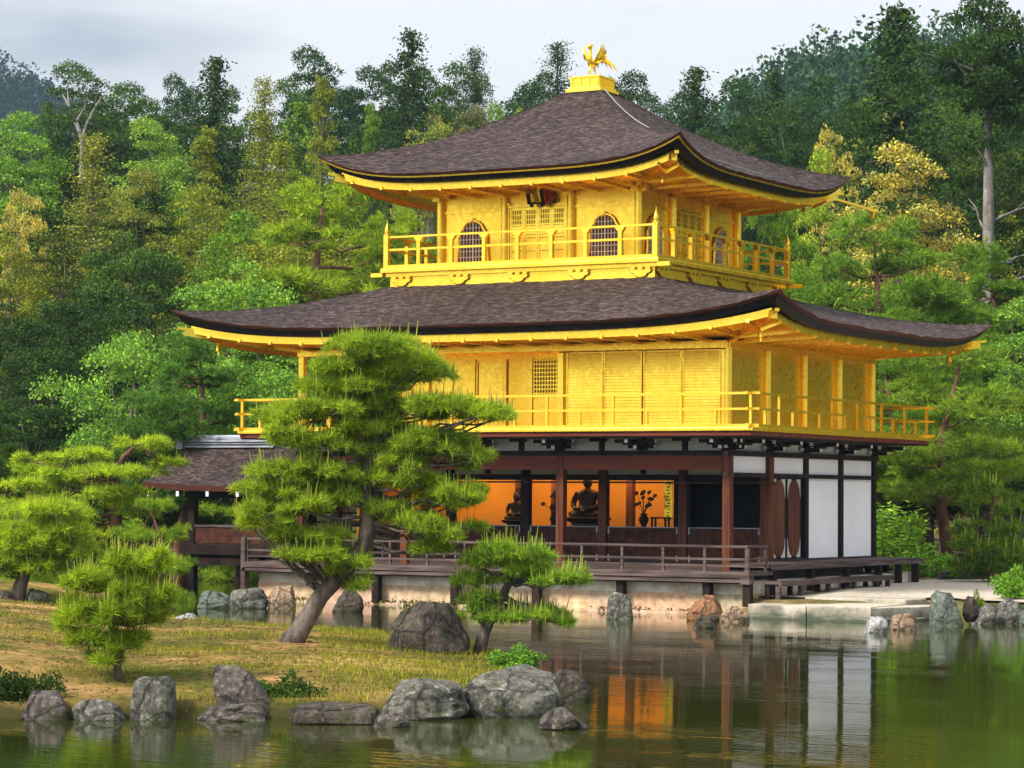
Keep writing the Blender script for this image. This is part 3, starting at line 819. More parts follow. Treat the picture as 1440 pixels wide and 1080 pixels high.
# ---- little roofed fishing deck on the far left ---------------------
fd = empty('fishing_deck', (-15.2, 4.2, ZW), 'small open fishing deck with a dark gable roof left of the golden pavilion', 'pavilion')
def fpart(name, m, mat, parent=None, **k): return m.build(name, M[mat], parent or fd, root=fd, **k)
RY, RZ, EZ, EO = 4.2, 4.0, 2.93, 1.85
rows = []
for s in np.linspace(-1, 1, 25):
    t = 1-abs(s)
    rows.append((RY+s*EO, EZ+(RZ-EZ)*(.55*t+.45*t*t)))
nx_ = 14
V = []; F = []
for y, z in rows:
    for i in range(nx_+1):
        u = i/nx_*2-1
        V.append((-18.5+i/nx_*6.9, y, z+.10*max(0, -u)**3*(1-(1-abs(y-RY)/EO))))
nv = len(V)
V += [(x, y+(-.05 if y > RY else .05)*(abs(y-RY) > .2), z-.15) for x, y, z in V]
for off, flip in ((0, 0), (nv, 1)):
    for j in range(24):
        for i in range(nx_):
            a = off+j*(nx_+1)+i; q = (a, a+1, a+nx_+2, a+nx_+1)
            F.append(q[::-1] if flip else q)
top_f = list(F)
edge = []
for i in range(nx_):
    for j in (0, 24):
        a = j*(nx_+1)+i; edge.append((a, a+1, nv+a+1, nv+a) if j else (a+1, a, nv+a, nv+a+1))
for j in range(24):
    for i in (0, nx_):
        a = j*(nx_+1)+i; b = a+nx_+1; edge.append((a, b, nv+b, nv+a) if i else (b, a, nv+a, nv+b))
mm = MB(); mm.v = V; mm.f = top_f
frf = fpart('roof', mm, 'shingle', smooth=True, sharp=50)
me_ = MB(); me_.v = V; me_.f = edge
fpart('eave_edge', me_, 'redbrown', frf)
fpart('ridge', MB().box(-18.5, -15.45, RY-.13, RY+.13, RZ-.02, RZ+.19).tube([(-18.55, RY, RZ+.24), (-15.4, RY, RZ+.24)], .085, 8).box(-18.62, -18.42, RY-.2, RY+.2, RZ-.06, RZ+.30), 'ridge', frf)
fpart('ridge_course', MB().box(-18.42, -15.5, RY-.15, RY+.15, RZ+.045, RZ+.07).box(-18.42, -15.5, RY-.15, RY+.15, RZ+.11, RZ+.13), 'black', frf)
for i in range(6):
    x = -18.3+i*.98
    fpart('rafter', MB().bar((x, RY-EO+.02, EZ-.20), (x, RY, RZ-.30), .07, .09), 'dark')
    fpart('painted_end', MB().cbox((x, RY-EO+.0, EZ-.215), .085, .03, .13), 'white')
for y in (RY-1.1, RY+1.1):
    for x in (-17.35, -15.0, -12.7):
        fpart('post', MB().box(x-.10, x+.10, y-.10, y+.10, -.5, 2.95), 'dark')
    fpart('beam', MB().box(-17.6, -12.5, y-.06, y+.06, 2.60, 2.78), 'dark')
for x in (-17.35, -15.0): fpart('tie_beam', MB().box(x-.06, x+.06, RY-1.0, RY+1.0, 2.79, 2.93), 'dark')
fpart('deck', MB().box(-17.6, -12.45, RY-1.25, RY+1.25, 1.28, 1.38), 'weatherdark')
fpart('deck_edge', MB().box(-17.65, -12.45, RY-1.30, RY-1.255, 1.10, 1.37), 'dark')
fpart('deck_skirt', MB().box(-17.5, -12.45, RY-1.20, RY-1.14, .82, 1.1), 'dark')
fpart('parapet', MB().box(-17.3, -12.6, RY-1.16, RY-1.12, 1.40, 1.80), 'lattice')
fpart('railing', MB().box(-17.5, -12.5, RY-1.19, RY-1.09, 1.83, 1.89), 'weathered')
for y in (RY+1.1,):
    for z in (1.7, 1.95, 2.2): fpart('rail', MB().box(-17.3, -12.6, y-.03, y+.03, z, z+.05), 'weatherdark')
# link walk between the deck and the pavilion, seen as a post with a rail
part("corner_post", MB().box(-12.54, -12.42, -1.4, -1.2, .3, 1.66), "weathered")
# ================================================================== SMALL THINGS ON AND IN THE PAVILION
# ---- gilded phoenix on the roof top
ph = empty('phoenix_statue', (CX, CY, 13.30), 'gilded bird statue with raised wings on the roof top', 'statue')
PS = 1.0
# the bird faces the viewer's left: local x to the left of the photograph
fx = np.array((-.08, -1, 0)); fx /= np.linalg.norm(fx); fy = np.array((-fx[1], fx[0], 0)); fz = np.array((0, 0, 1.0))
po = np.array((CX, CY, 13.30))
def P3(a, b, c): return po + (fx*a + fy*b + fz*c)*PS
m = MB()
path = [(-.20, 0, .40), (-.13, 0, .39), (-.04, 0, .37), (.06, 0, .38), (.12, 0, .46), (.125, 0, .57), (.10, 0, .67), (.10, 0, .74), (.13, 0, .79), (.17, 0, .78), (.21, 0, .755), (.25, 0, .735)]
rad = [.03, .07, .105, .10, .07, .048, .04, .045, .055, .045, .022, .006]
m.tube([P3(*q) for q in path], rad, 10)
m.build('body', M['gold'], ph, smooth=True)
c_ = MB()
for k in range(3): c_.tube([P3(.10-.03*k, 0, .80), P3(.07-.05*k, .0, .87-.01*k), P3(.05-.06*k, 0, .90-.04*k)], [.018, .014, .004], 5)
c_.build('crest', M['gold'], ph)
for s in (-1, 1):
    lg = MB().tube([P3(-.02+.03*s, s*.06, .34), P3(.0, s*.07, .22), P3(-.03, s*.07, .10), P3(-.01, s*.07, .02)], [.04, .026, .018, .02], 7)
    for a in (-.4, 0, .4): lg.tube([P3(-.01, s*.07, .02), P3(.08*math.cos(a), s*.07+.08*math.sin(a), .012)], [.014, .006], 5)
    lg.build('leg', M['gold'], ph)
    w = MB()
    base = np.array((.02, s*.09, .42))
    for k in range(9):
        t = k/8
        ln = .50-.20*t
        d = np.array((-.10-.35*t, s*(.42+.42*t), .90-.50*t)); d /= np.linalg.norm(d)
        tip = base+d*ln
        rt = base+np.array((-.10*t, s*.05*t, .02*t))
        pl = [P3(*rt), P3(*(rt+d*ln*.55+np.array((.012, s*-.022, .01)))), P3(*tip), P3(*(rt+d*ln*.55-np.array((.012, s*-.022, .01))))]
        n = np.cross(np.array(pl[1])-pl[0], np.array(pl[2])-pl[0]); n /= np.linalg.norm(n)+1e-9
        V = [tuple(q+n*.008) for q in pl]+[tuple(q-n*.008) for q in pl]
        w.add(V, [(0, 1, 2, 3), (7, 6, 5, 4), (0, 4, 5, 1), (1, 5, 6, 2), (2, 6, 7, 3), (3, 7, 4, 0)])
    w.tube([P3(*base), P3(*(base+np.array((.0, s*.08, .16)))), P3(*(base+np.array((-.03, s*.19, .42))))], [.035, .026, .008], 6)
    w.build('wing', M['gold'], ph)
t_ = MB()
for k in range(7):
    a = (k-3)*.13
    pts = [P3(-.18, a*.15, .40), P3(-.30, a*.5, .50+abs(a)*.02), P3(-.42, a*.9, .50-.05*abs(k-3)), P3(-.50, a*1.1, .40-.07*abs(k-3))]
    t_.tube(pts, [.022, .03, .032, .006], 5)
t_.build('tail', M['gold'], ph)
MB().lathe(tuple(po), [(.20, 0), (.18, .02), (.10, .03), (.09, .04)], 10).build('perch', M['gold'], ph)

# ---- wind bells under the roof corners
def wind_bell(x, y, z, label):
    o = empty('wind_bell', (x, y, z-.30), label, 'bell', 'gilded wind bells under the roof corners')
    MB().lathe((x, y, z-.22), [(.075, 0), (.065, .03), (.055, .10), (.035, .15), (.01, .16)], 10).build('bell', M['gold'], o, smooth=True)
    MB().tube([(x, y, z-.07), (x, y, z+.06)], .01, 5).build('hook', M['gold'], o)
    MB().box(x-.02, x+.02, y-.003, y+.003, z-.31, z-.21).build('clapper', M['gold'], o)
wind_bell(1.50, -1.50, 6.46, 'gilded bell hanging under the near corner of the lower big roof')
wind_bell(-W-1.50, -1.50, 6.46, 'gilded bell hanging under the left corner of the lower big roof')
wind_bell(1.50, D+1.50, 6.46, 'gilded bell hanging under the far right corner of the lower big roof')
wind_bell(X3B+1.28, Y3A-1.28, 10.32, 'gilded bell hanging under the near corner of the topmost roof')
wind_bell(X3B+1.28, Y3B+1.28, 10.32, 'gilded bell hanging under the far right corner of the topmost roof')

# ---- seated statues on the altar step in the lit room
def seated_statue(x, y, z, s, label, halo):
    o = empty('seated_statue', (x, y, z), label, 'statue')
    lv = [(.00, .52, .36), (.06, .56, .40), (.13, .54, .38), (.20, .40, .30), (.28, .27, .22), (.40, .25, .18), (.52, .29, .18), (.62, .33, .17), (.69, .31, .15), (.74, .20, .12), (.77, .085, .085), (.82, .08, .08),
          (.85, .105, .11), (.91, .125, .13), (.98, .125, .13), (1.04, .105, .11), (1.08, .075, .08), (1.11, .06, .06), (1.15, .045, .045), (1.175, .01, .01)]
    n = 18; V = []; F = []
    for h, rx, ry in lv:
        for k in range(n):
            a = 2*math.pi*k/n
            fold = 1+.03*math.sin(5*a+h*20)*(h < .72)
            V.append((x+rx*s*math.cos(a)*fold, y+ry*s*math.sin(a)*fold, z+.30*s+h*s))
    for i in range(len(lv)-1):
        for k in range(n):
            k2 = (k+1) % n
            F.append((i*n+k, i*n+k2, (i+1)*n+k2, (i+1)*n+k))
    F.append(tuple((len(lv)-1)*n+k for k in range(n))); F.append(tuple(range(n-1, -1, -1)))
    m = MB(); m.add(V, F)
    for sg in (-1, 1):
        q = lambda a, b, c: (x+a*s*sg, y+b*s, z+.3*s+c*s)
        m.tube([q(.30, 0, .66), q(.40, -.02, .48), q(.40, -.08, .34), q(.26, -.26, .24), q(.08, -.34, .22)], [.085*s, .085*s, .08*s, .062*s, .05*s], 8)
        m.tube([q(.12, -.03, .90), q(.135, -.01, .96), q(.125, 0, 1.0)], [.015*s, .03*s, .012*s], 5)
    m.tube([(x, y-.12*s, z+.3*s+.95*s), (x, y-.155*s, z+.3*s+.905*s), (x, y-.12*s, z+.3*s+.895*s)], [.012*s, .022*s, .012*s], 5)
    m.build('body', M['statue'], o, smooth=True)
    MB().lathe((x, y, z), [(.62*s, 0), (.62*s, .05*s), (.45*s, .08*s), (.45*s, .14*s), (.62*s, .22*s), (.66*s, .28*s), (.55*s, .31*s)], 16).build('pedestal', M['statue'], o, smooth=True)
    if halo:
        pl = [(.30*math.sin(a), .30*math.cos(a)+.08*max(0, math.cos(a))**6) for a in np.linspace(0, 2*math.pi, 25)[:-1]]
        MB().prism([(a*s, b*s) for a, b in pl], (x, y+.22*s, z+.3*s+.95*s), (1, 0, 0), (0, 0, 1), (0, 1, 0), .03*s).build('halo', M['statue'], o)
    return o
seated_statue(-5.78, 4.0, 1.92, .92, 'dark seated statue between the middle pillars of the lit room', False)
seated_statue(-7.86, 4.05, 1.92, .62, 'smaller seated statue left of the tall flower vase in the lit room', True)

# ---- flower vases and the altar furniture
rv = np.random.default_rng(21)
def flower_vase(x, y, z, h, label, seed, cn):
    rv = np.random.default_rng(seed)
    o = empty('flower_vase', (x, y, z), label, 'vase', 'flower vases in the lit room')
    MB().lathe((x, y, z), [(.09, 0), (.07, .03), (.06, .08), (.13, .22), (.12, .28), (.075, .33), (.10, .38), (.105, .385)], 12).build('vase', M['statue'], o, smooth=True)
    m = MB()
    for k in range(cn):
        a = rv.uniform(0, 6.28); r = rv.uniform(.05, .34)*(1 if k % 2 else .7); zz = z+.38+rv.uniform(.12, h)
        tip = np.array((x+r*math.cos(a), y+r*math.sin(a)*.6, zz))
        m.tube([(x, y, z+.36), ((x+tip[0])/2, (y+tip[1])/2, z+.36+(zz-z-.36)*.6), tuple(tip)], [.008, .007, .005], 5)
        for q in range(6):
            b = q*1.05; d = np.array((math.cos(b), math.sin(b)*.5, math.sin(b)*.8))*rv.uniform(.05, .085); sd = np.cross(d, (0, 1, 0.2)); sd = sd/np.linalg.norm(sd)*.03
            m.add([tip, tip+d*.6+sd, tip+d, tip+d*.6-sd], [(0, 1, 2, 3)])
    m.build('flowers', M['statue'], o)
flower_vase(-6.70, 3.95, 1.92, .62, 'vase of flowers left of the large seated statue in the lit room', 3, 12)
flower_vase(-4.15, 3.90, 1.92, .62, 'vase of flowers right of the large seated statue in the lit room', 7, 14)
sc_ = empty('hanging_scroll', (-3.66, 4.3, 2.1), 'narrow hanging scroll of dark marks at the right end of the lit room', 'scroll')
MB().box(-3.79, -3.56, 4.30, 4.32, 2.12, 3.14).build('cloth', M['gold'], sc_)
m = MB(); rs = np.random.default_rng(4)
for j in range(11):
    z = 3.06-j*.08
    for k in range(3):
        xx = -3.735+rs.uniform(0, .09); m.box(xx, xx+rs.uniform(.02, .05), 4.292, 4.298, z-rs.uniform(.01, .035), z)
m.build('brush_marks', M['black'], sc_)
ot = empty('offering_table', (-3.75, 3.95, 1.92), 'low black offering stand under the hanging scroll', 'table')
MB().box(-3.95, -3.50, 3.85, 4.1, 2.18, 2.22).build('table_top', M['black'], ot)
for sx in (-3.91, -3.54):
    for sy in (3.88, 4.07): MB().box(sx-.02, sx+.02, sy-.02, sy+.02, 1.92, 2.18).build('leg', M['black'], ot)
# ================================================================== WATER, GROUND, ISLAND, ROCKS
def mat_water():
    m, nt, b = new_mat('pond_water')
    n0 = noise(nt, 0.09, 3)
    c = ramp(nt, n0.outputs['Fac'], [(0.35, (0.016, 0.021, 0.003)), (0.65, (0.026, 0.034, 0.004))])
    nt.links.new(c.outputs['Color'], b.inputs['Base Color'])
    b.inputs['Roughness'].default_value = 0.03; b.inputs['IOR'].default_value = 1.30
    rz = (0, 0, math.radians(-30))
    n1 = noise(nt, 1.0, 3, 0.55, (1.1, 5.5, 1), rot=rz, dist=0.3)
    n2 = noise(nt, 0.28, 2, 0.5, (0.8, 1.6, 1), rot=rz)
    r2 = ramp(nt, n2.outputs['Fac'], [(0.38, (0.15,)*3), (0.62, (1,)*3)])
    mm = nt.nodes.new('ShaderNodeMath'); mm.operation = 'MULTIPLY'
    nt.links.new(n1.outputs['Fac'], mm.inputs[0]); nt.links.new(r2.outputs['Color'], mm.inputs[1])
    bump(nt, b, mm.outputs[0], 0.11, 0.05)
    return m
M['water'] = mat_water()
V = [(-3000, -3000, ZW), (3000, -3000, ZW), (3000, 3000, ZW), (-3000, 3000, ZW)]
tag(link('pond_water', fastmesh('pond_water', V, np.array([[0, 1, 2, 3]]), M['water'])), kind='structure')

def sdf_poly(P, poly):
    """signed distance (positive inside) of points P (n,2)"""
    poly = np.asarray(poly, float); n = len(poly)
    d = np.full(len(P), 1e9); ins = np.zeros(len(P), bool)
    for i in range(n):
        a = poly[i]; b = poly[(i+1) % n]; e = b-a
        w = P-a; t = np.clip((w@e)/(e@e), 0, 1)
        q = w-t[:, None]*e; d = np.minimum(d, np.hypot(q[:, 0], q[:, 1]))
        c = ((a[1] <= P[:, 1]) & (b[1] > P[:, 1])) | ((b[1] <= P[:, 1]) & (a[1] > P[:, 1]))
        xi = a[0]+(P[:, 1]-a[1])/(e[1] if abs(e[1]) > 1e-9 else 1e-9)*e[0]
        ins ^= c & (P[:, 0] < xi)
    return np.where(ins, d, -d)
def sm(x): x = np.clip(x, 0, 1); return x*x*(3-2*x)
rn = np.random.default_rng(11)
_K = rn.normal(0, 1, (24, 2)); _ph = rn.uniform(0, 6.28, 24)
def wob(P, f):
    P = np.asarray(P, float)
    return sum(np.sin((P@_K[i])*f*(1+.15*i)+_ph[i])/(1+.25*i) for i in range(10))/4.0
FH = np.array([CAM_F[0], CAM_F[1]])/math.hypot(CAM_F[0], CAM_F[1]); RH = np.array([FH[1], -FH[0]])
def ad(a, d):                                   # lateral offset, forward distance -> world xy
    return CAM_P[:2] + np.asarray(a)[..., None]*RH + np.asarray(d)[..., None]*FH
def pd(px, d): return tuple(ad((px-720)/FPX*d, np.array(d, float)))
MAIN = [(120, -2), (40, -2.5), (14, -2.2), (8.4, -1.2), (6.0, -.9), (4.75, .3), (3.2, -.9), (2.2, -1.8), (.6, -1.0), (-12.0, -.8), (-12.1, 9.0), (-14, 15), (-20, 21), pd(330, 96), pd(240, 90), pd(100, 84), pd(-60, 80), pd(-400, 78), pd(-3000, 85), pd(-3000, 1500), pd(4500, 1500), pd(3500, 70)]
def ground_z(P):
    s = sdf_poly(P, MAIN)
    d = (P-CAM_P[:2])@FH; a = (P-CAM_P[:2])@RH; k = a/np.maximum(d, 1)*FPX
    z = -0.7 + 1.16*sm((s+.55)/.9)
    z = z + .12*sm((s-1)/4) + wob(P, .55)*.04*sm(s/3)
    hill = np.clip(np.minimum(d, 185)-92, 0, None)
    rise = .115*hill*sm(hill/40)*(1+.10*wob(P, .05))*(1-sm((d-200)/200)*.9)
    side = 1+.0004*np.abs(k)
    rise = rise*np.clip(side, .6, 1.6)
    return z + rise*(s > 0)
dd = np.concatenate([np.linspace(40, 100, 150), np.linspace(101, 220, 80), np.linspace(224, 1500, 60)])
kk = np.concatenate([np.linspace(-2600, -800, 16)[:-1], np.linspace(-800, 800, 170), np.linspace(800, 2600, 16)[1:]])
DD, KK = np.meshgrid(dd, kk, indexing='ij')
P2 = ad(KK/FPX*DD, DD).reshape(-1, 2)
Zg = ground_z(P2)
def grid_faces(n, m):
    i, j = np.meshgrid(np.arange(n-1), np.arange(m-1), indexing='ij')
    a = (i*m+j).ravel()
    return np.stack([a, a+1, a+m+1, a+m], 1)
def mat_ground():
    m, nt, b = new_mat('garden_ground')
    n1 = noise(nt, 0.35, 6, 0.6); n2 = noise(nt, 6, 5, 0.65); n3 = noise(nt, .12, 4)
    c = ramp(nt, n1.outputs['Fac'], [(0.36, (0.035, 0.055, 0.012)), (0.5, (0.08, 0.085, 0.02)), (0.64, (0.20, 0.14, 0.06))])
    c2 = ramp(nt, n2.outputs['Fac'], [(0.3, (0.55,)*3), (0.7, (1.2,)*3)])
    x = mixc(nt, c.outputs['Color'], c2.outputs['Color'], 1.0, 'MULTIPLY')
    nt.links.new(x, b.inputs['Base Color']); b.inputs['Roughness'].default_value = 0.95; b.inputs['Specular IOR Level'].default_value = .1
    bump(nt, b, n2.outputs['Fac'], 0.6, 0.06)
    return m
M['ground'] = mat_ground()
tag(link('garden_ground', fastmesh('garden_ground', np.c_[P2, Zg], grid_faces(len(dd), len(kk)), M['ground'], smooth=True)), kind='structure')
# sandy path at the right
M['path'] = simple('pale_sand_path', (0.34, 0.29, 0.22), (0.50, 0.44, 0.36), 5, 0.95, detail=8, bmp=0.2)
PATH = [(2.0, -.35), (4.0, .55), (4.6, 1.2), (6.2, .2), (8.6, -.2), (13, -.6), (30, -.9), (30, 8), (14, 14), (4, 24), (-1, 24), (1.6, 14), (-.5, 9.6), (.3, 8), (.3, -.3)]
g = np.stack(np.meshgrid(np.arange(-2, 31, .4), np.arange(-2, 25, .4), indexing='ij'), -1)
sh = g.shape[:2]; gp = g.reshape(-1, 2)
sd = sdf_poly(gp, PATH)
zz = np.maximum(ground_z(gp)+.035+.0*gp[:, 0], .52) 
F = grid_faces(*sh); ok = (sd[F] > -.15).all(1)
used = np.unique(F[ok]); remap = np.full(len(gp), -1); remap[used] = np.arange(len(used))
tag(link('sand_path', fastmesh('sand_path', np.c_[gp, zz][used], remap[F[ok]], M['path'], smooth=True)), kind='structure')

# ---- island -------------------------------------------------------
ISL = [(-2, -36.5), (3.2, -33.6), (5.97, -31.75), (7.3, -30.9), (8.6, -29.95), (9.6, -29.1), (10.2, -28.2), (10.5, -26.6), (9.7, -24.9), (8.4, -23.2), (6.6, -20.8), (5.0, -18.6), (3.4, -16.6), (1.0, -15.2), (-2.2, -14.0), (-6.2, -12.4), (-12, -13), (-20, -18), (-22, -30), (-12, -38)]
def island_z(P):
    s = sdf_poly(P, ISL) + .10*wob(P, 2.2)
    k = (P-CAM_P[:2])@RH/np.maximum((P-CAM_P[:2])@FH, 1)*FPX+720
    return -.5 + .78*sm((s+.25)/.55) + (.17+.24*sm((240-k)/300))*sm((s-.1)/3.6) + .03*wob(P, 1.7)*sm(s) + .012*wob(P, 7.0)*sm(s/.5)
g = np.stack(np.meshgrid(np.arange(-22.6, 11.6, .14), np.arange(-39, -11, .14), indexing='ij'), -1)
sh = g.shape[:2]; gp = g.reshape(-1, 2)
zi = island_z(gp); F = grid_faces(*sh); ok = (zi[F] > -.35).any(1)
used = np.unique(F[ok]); remap = np.full(len(gp), -1); remap[used] = np.arange(len(used))
def mat_moss():
    m, nt, b = new_mat('mossy_island_soil')
    n1 = noise(nt, 0.42, 6, 0.62); n2 = noise(nt, 7, 6, 0.7); n3 = noise(nt, 2.2, 4, .6)
    c = ramp(nt, n1.outputs['Fac'], [(0.36, (0.060, 0.080, 0.010)), (0.47, (0.14, 0.125, 0.022)), (0.56, (0.31, 0.20, 0.07)), (0.70, (0.50, 0.34, 0.16))])
    c3 = ramp(nt, n3.outputs['Fac'], [(0.40, (0.62, 0.66, 0.45)), (0.6, (1.08, 1.0, 0.95))])
    c2 = ramp(nt, n2.outputs['Fac'], [(0.32, (0.42, 0.40, 0.36)), (0.6, (1.1, 1.08, 1.05))])
    x = mixc(nt, c.outputs['Color'], c3.outputs['Color'], 0.9, 'MULTIPLY')
    x = mixc(nt, x, c2.outputs['Color'], 0.85, 'MULTIPLY')
    geo = nt.nodes.new('ShaderNodeNewGeometry'); sx = nt.nodes.new('ShaderNodeSeparateXYZ'); nt.links.new(geo.outputs['Position'], sx.inputs[0])
    zz_ = nt.nodes.new('ShaderNodeMath'); zz_.operation = 'MULTIPLY_ADD'; nt.links.new(n3.outputs['Fac'], zz_.inputs[0]); zz_.inputs[1].default_value = -.35; nt.links.new(sx.outputs['Z'], zz_.inputs[2])
    wet = ramp(nt, zz_.outputs[0], [(.0, (1, 1, 1)), (.17, (0, 0, 0))])
    x = mixc(nt, x, (.045, .042, .012), wet.outputs['Color'])
    nt.links.new(x, b.inputs['Base Color']); b.inputs['Roughness'].default_value = 0.95; b.inputs['Specular IOR Level'].default_value = .1
    bump(nt, b, n2.outputs['Fac'], 0.9, 0.05)
    return m
M['moss'] = mat_moss()
tag(link('island', fastmesh('island', np.c_[gp, zi][used], remap[F[ok]], M['moss'], smooth=True)), kind='structure')
# low far bank behind the island, at the left edge of the photograph
ISL2 = [pd(-500, 55), pd(-100, 56), pd(60, 57), pd(190, 58.5), pd(262, 61), pd(240, 64), pd(120, 67), pd(-100, 68), pd(-500, 66)]
def bank_z(P):
    s = sdf_poly(P, ISL2) + .12*wob(P, 1.6)
    return -.5 + .74*sm((s+.3)/.6) + .45*sm((s-.1)/3.5) + .03*wob(P, 1.5)*sm(s)
lo = np.min(ISL2, 0)-1; hi = np.max(ISL2, 0)+1
g = np.stack(np.meshgrid(np.arange(lo[0], hi[0], .25), np.arange(lo[1], hi[1], .25), indexing='ij'), -1)
sh = g.shape[:2]; gp = g.reshape(-1, 2); zi = bank_z(gp); F = grid_faces(*sh); ok = (zi[F] > -.35).any(1)
used = np.unique(F[ok]); remap = np.full(len(gp), -1); remap[used] = np.arange(len(used))
tag(link('far_bank', fastmesh('far_bank', np.c_[gp, zi][used], remap[F[ok]], M['moss'], smooth=True)), kind='structure')
def hit(px, py, fn, d0, d1):
    """where the view ray meets a height field"""
    for d in np.arange(d0, d1, .05):
        p = at_depth(px, py, d)
        if p[2] <= float(fn(p[None, :2])[0]): return p
    return at_depth(px, py, d1)

# ---- rocks --------------------------------------------------------
def mat_rock(name, c1, c2, c3, lich, seed):
    m, nt, b = new_mat(name)
    n1 = noise(nt, 3.6, 8, 0.72, dist=.8); n2 = noise(nt, 15, 7, 0.75); n3 = noise(nt, 4.2, 6, .7)
    c = ramp(nt, n1.outputs['Fac'], [(0.32, c1), (0.5, c2), (0.66, c3)])
    l = ramp(nt, n2.outputs['Fac'], [(0.57, (0, 0, 0)), (0.64, (.85, .85, .85))])
    x = mixc(nt, c.outputs['Color'], lich, l.outputs['Color'])
    mo = ramp(nt, n3.outputs['Fac'], [(0.54, (0, 0, 0)), (0.64, (.85, .85, .85))])
    x = mixc(nt, x, (0.055, 0.065, 0.018), mo.outputs['Color'])
    d = ramp(nt, n2.outputs['Fac'], [(0.34, (.22,)*3), (0.50, (.95,)*3)])
    x = mixc(nt, x, d.outputs['Color'], .85, 'MULTIPLY')
    nt.links.new(x, b.inputs['Base Color']); b.inputs['Roughness'].default_value = .9; b.inputs['Specular IOR Level'].default_value = .25
    # cracks
    tc = nt.nodes.new('ShaderNodeTexCoord'); vo = nt.nodes.new('ShaderNodeTexVoronoi'); vo.feature = 'DISTANCE_TO_EDGE'; vo.inputs['Scale'].default_value = 2.3
    wv_ = nt.nodes.new('ShaderNodeMix'); wv_.data_type = 'VECTOR'; wv_.inputs['Factor'].default_value = .22
    nt.links.new(tc.outputs['Object'], wv_.inputs['A']); nt.links.new(n1.outputs['Color'], wv_.inputs['B']); nt.links.new(wv_.outputs['Result'], vo.inputs['Vector'])
    ck = ramp(nt, vo.outputs['Distance'], [(.0, (.28,)*3), (.045, (1,)*3)])
    x = mixc(nt, x, ck.outputs['Color'], .5, 'MULTIPLY')
    nt.links.new(x, b.inputs['Base Color'])
    mx = nt.nodes.new('ShaderNodeMath'); mx.operation = 'ADD'
    nt.links.new(n1.outputs['Fac'], mx.inputs[0]); nt.links.new(n2.outputs['Fac'], mx.inputs[1])
    my = nt.nodes.new('ShaderNodeMath'); my.operation = 'ADD'; nt.links.new(mx.outputs[0], my.inputs[0]); nt.links.new(ck.outputs['Color'], my.inputs[1])
    bump(nt, b, my.outputs[0], 1.0, .045)
    return m
RM = {'grey': mat_rock('grey_lichen_rock', (.055, .050, .038), (.145, .138, .112), (.285, .275, .235), (.52, .51, .42), 1),
      'brown': mat_rock('purple_brown_rock', (.045, .036, .032), (.115, .092, .082), (.20, .17, .15), (.35, .33, .28), 2),
      'dark': mat_rock('dark_brown_rock', (.03, .023, .018), (.075, .058, .045), (.13, .105, .085), (.22, .20, .15), 3),
      'tan': mat_rock('tan_rock', (.20, .13, .08), (.34, .23, .14), (.46, .34, .24), (.52, .45, .36), 4),
      'ochre': mat_rock('orange_brown_rock', (.17, .075, .035), (.30, .14, .065), (.38, .21, .11), (.42, .32, .22), 5),
      'white': mat_rock('white_veined_rock', (.16, .15, .15), (.42, .41, .40), (.60, .59, .58), (.68, .67, .65), 6),
      'green': mat_rock('greenish_grey_rock', (.06, .075, .06), (.13, .155, .125), (.22, .24, .20), (.34, .36, .30), 7)}
import bmesh
def rock_mesh(seed, w, dpt, h, power=2.6, cuts=7, rough=.10, top=None, lean=0.0, sub=4):
    rg = np.random.default_rng(seed)
    bm = bmesh.new(); bmesh.ops.create_icosphere(bm, subdivisions=sub, radius=1.0)
    P = np.array([v.co[:] for v in bm.verts]); F = np.array([[v.index for v in f.verts] for f in bm.faces]); bm.free()
    P = np.sign(P)*np.abs(P)**(2/power); P /= np.max(np.abs(P))
    for k in range(cuts):                      # planar breaks
        n = rg.normal(0, 1, 3); n[2] = abs(n[2])*.8; n /= np.linalg.norm(n)
        o = rg.uniform(.62, .92)*np.max(P@n)
        ex = np.clip(P@n-o, 0, None); P = P-ex[:, None]*n*rg.uniform(.8, 1)
    K = rg.normal(0, 1, (18, 3)); ph = rg.uniform(0, 6.28, 18)
    nz = sum(np.sin((P@K[i])*(1.6+.55*i)+ph[i])/(1+.45*i) for i in range(18))
    P = P*(1+rough*.62*nz[:, None])
    fn = np.abs(sum(np.sin((P@K[i])*(4.5+1.1*i)+ph[i])/(1+.3*i) for i in range(9)))
    P = P*(1-.022*fn[:, None])
    P += rg.normal(0, .006, P.shape)
    P[:, 0] *= w/2/np.max(np.abs(P[:, 0])); P[:, 1] *= dpt/2/np.max(np.abs(P[:, 1]))
    z = P[:, 2]; z = (z-z.min())/(z.max()-z.min()); P[:, 2] = z*h*1.35-h*.35
    P[:, 0] += lean*np.clip(P[:, 2], 0, None)
    if top: P[:, 0] = P[:, 0]*(1+(top-1)*np.clip(P[:, 2]/h, 0, 1))
    return P, F
def rock(x0, x1, yt, yb, label, mat, seed, fn=None, d0=25, d1=80, group=None, dratio=.8, name='rock', zbase=None, **k):
    """a boulder filling the given box of the photograph, standing where its foot meets water or ground"""
    px = (x0+x1)/2
    p = on_plane(px, yb, 2, ZW if zbase is None else zbase) if fn is None else hit(px, yb, fn, d0, d1)
    d = depth_of(p); w = (x1-x0)/FPX*d; h = (yb-yt)/FPX*d*.92; dp = w*dratio
    Pv, F = rock_mesh(seed, w, dp, h, **k)
    R = Pv[:, :1]*np.array([*RH, 0]) + Pv[:, 1:2]*np.array([*FH, 0]) + Pv[:, 2:]*np.array([0, 0, 1.0])
    me = fastmesh(name, R, F, RM[mat], smooth=True, sharp=38)
    o = link(name, me); c = np.array([*(p[:2]+FH*dp*.35), p[2]])
    o.location = c
    tag(o, label, 'rock', group)
    return o
rock(18, 100, 968, 1012, 'squat purple-brown rock at the left end of the island shore', 'brown', 1, power=4, top=.72)
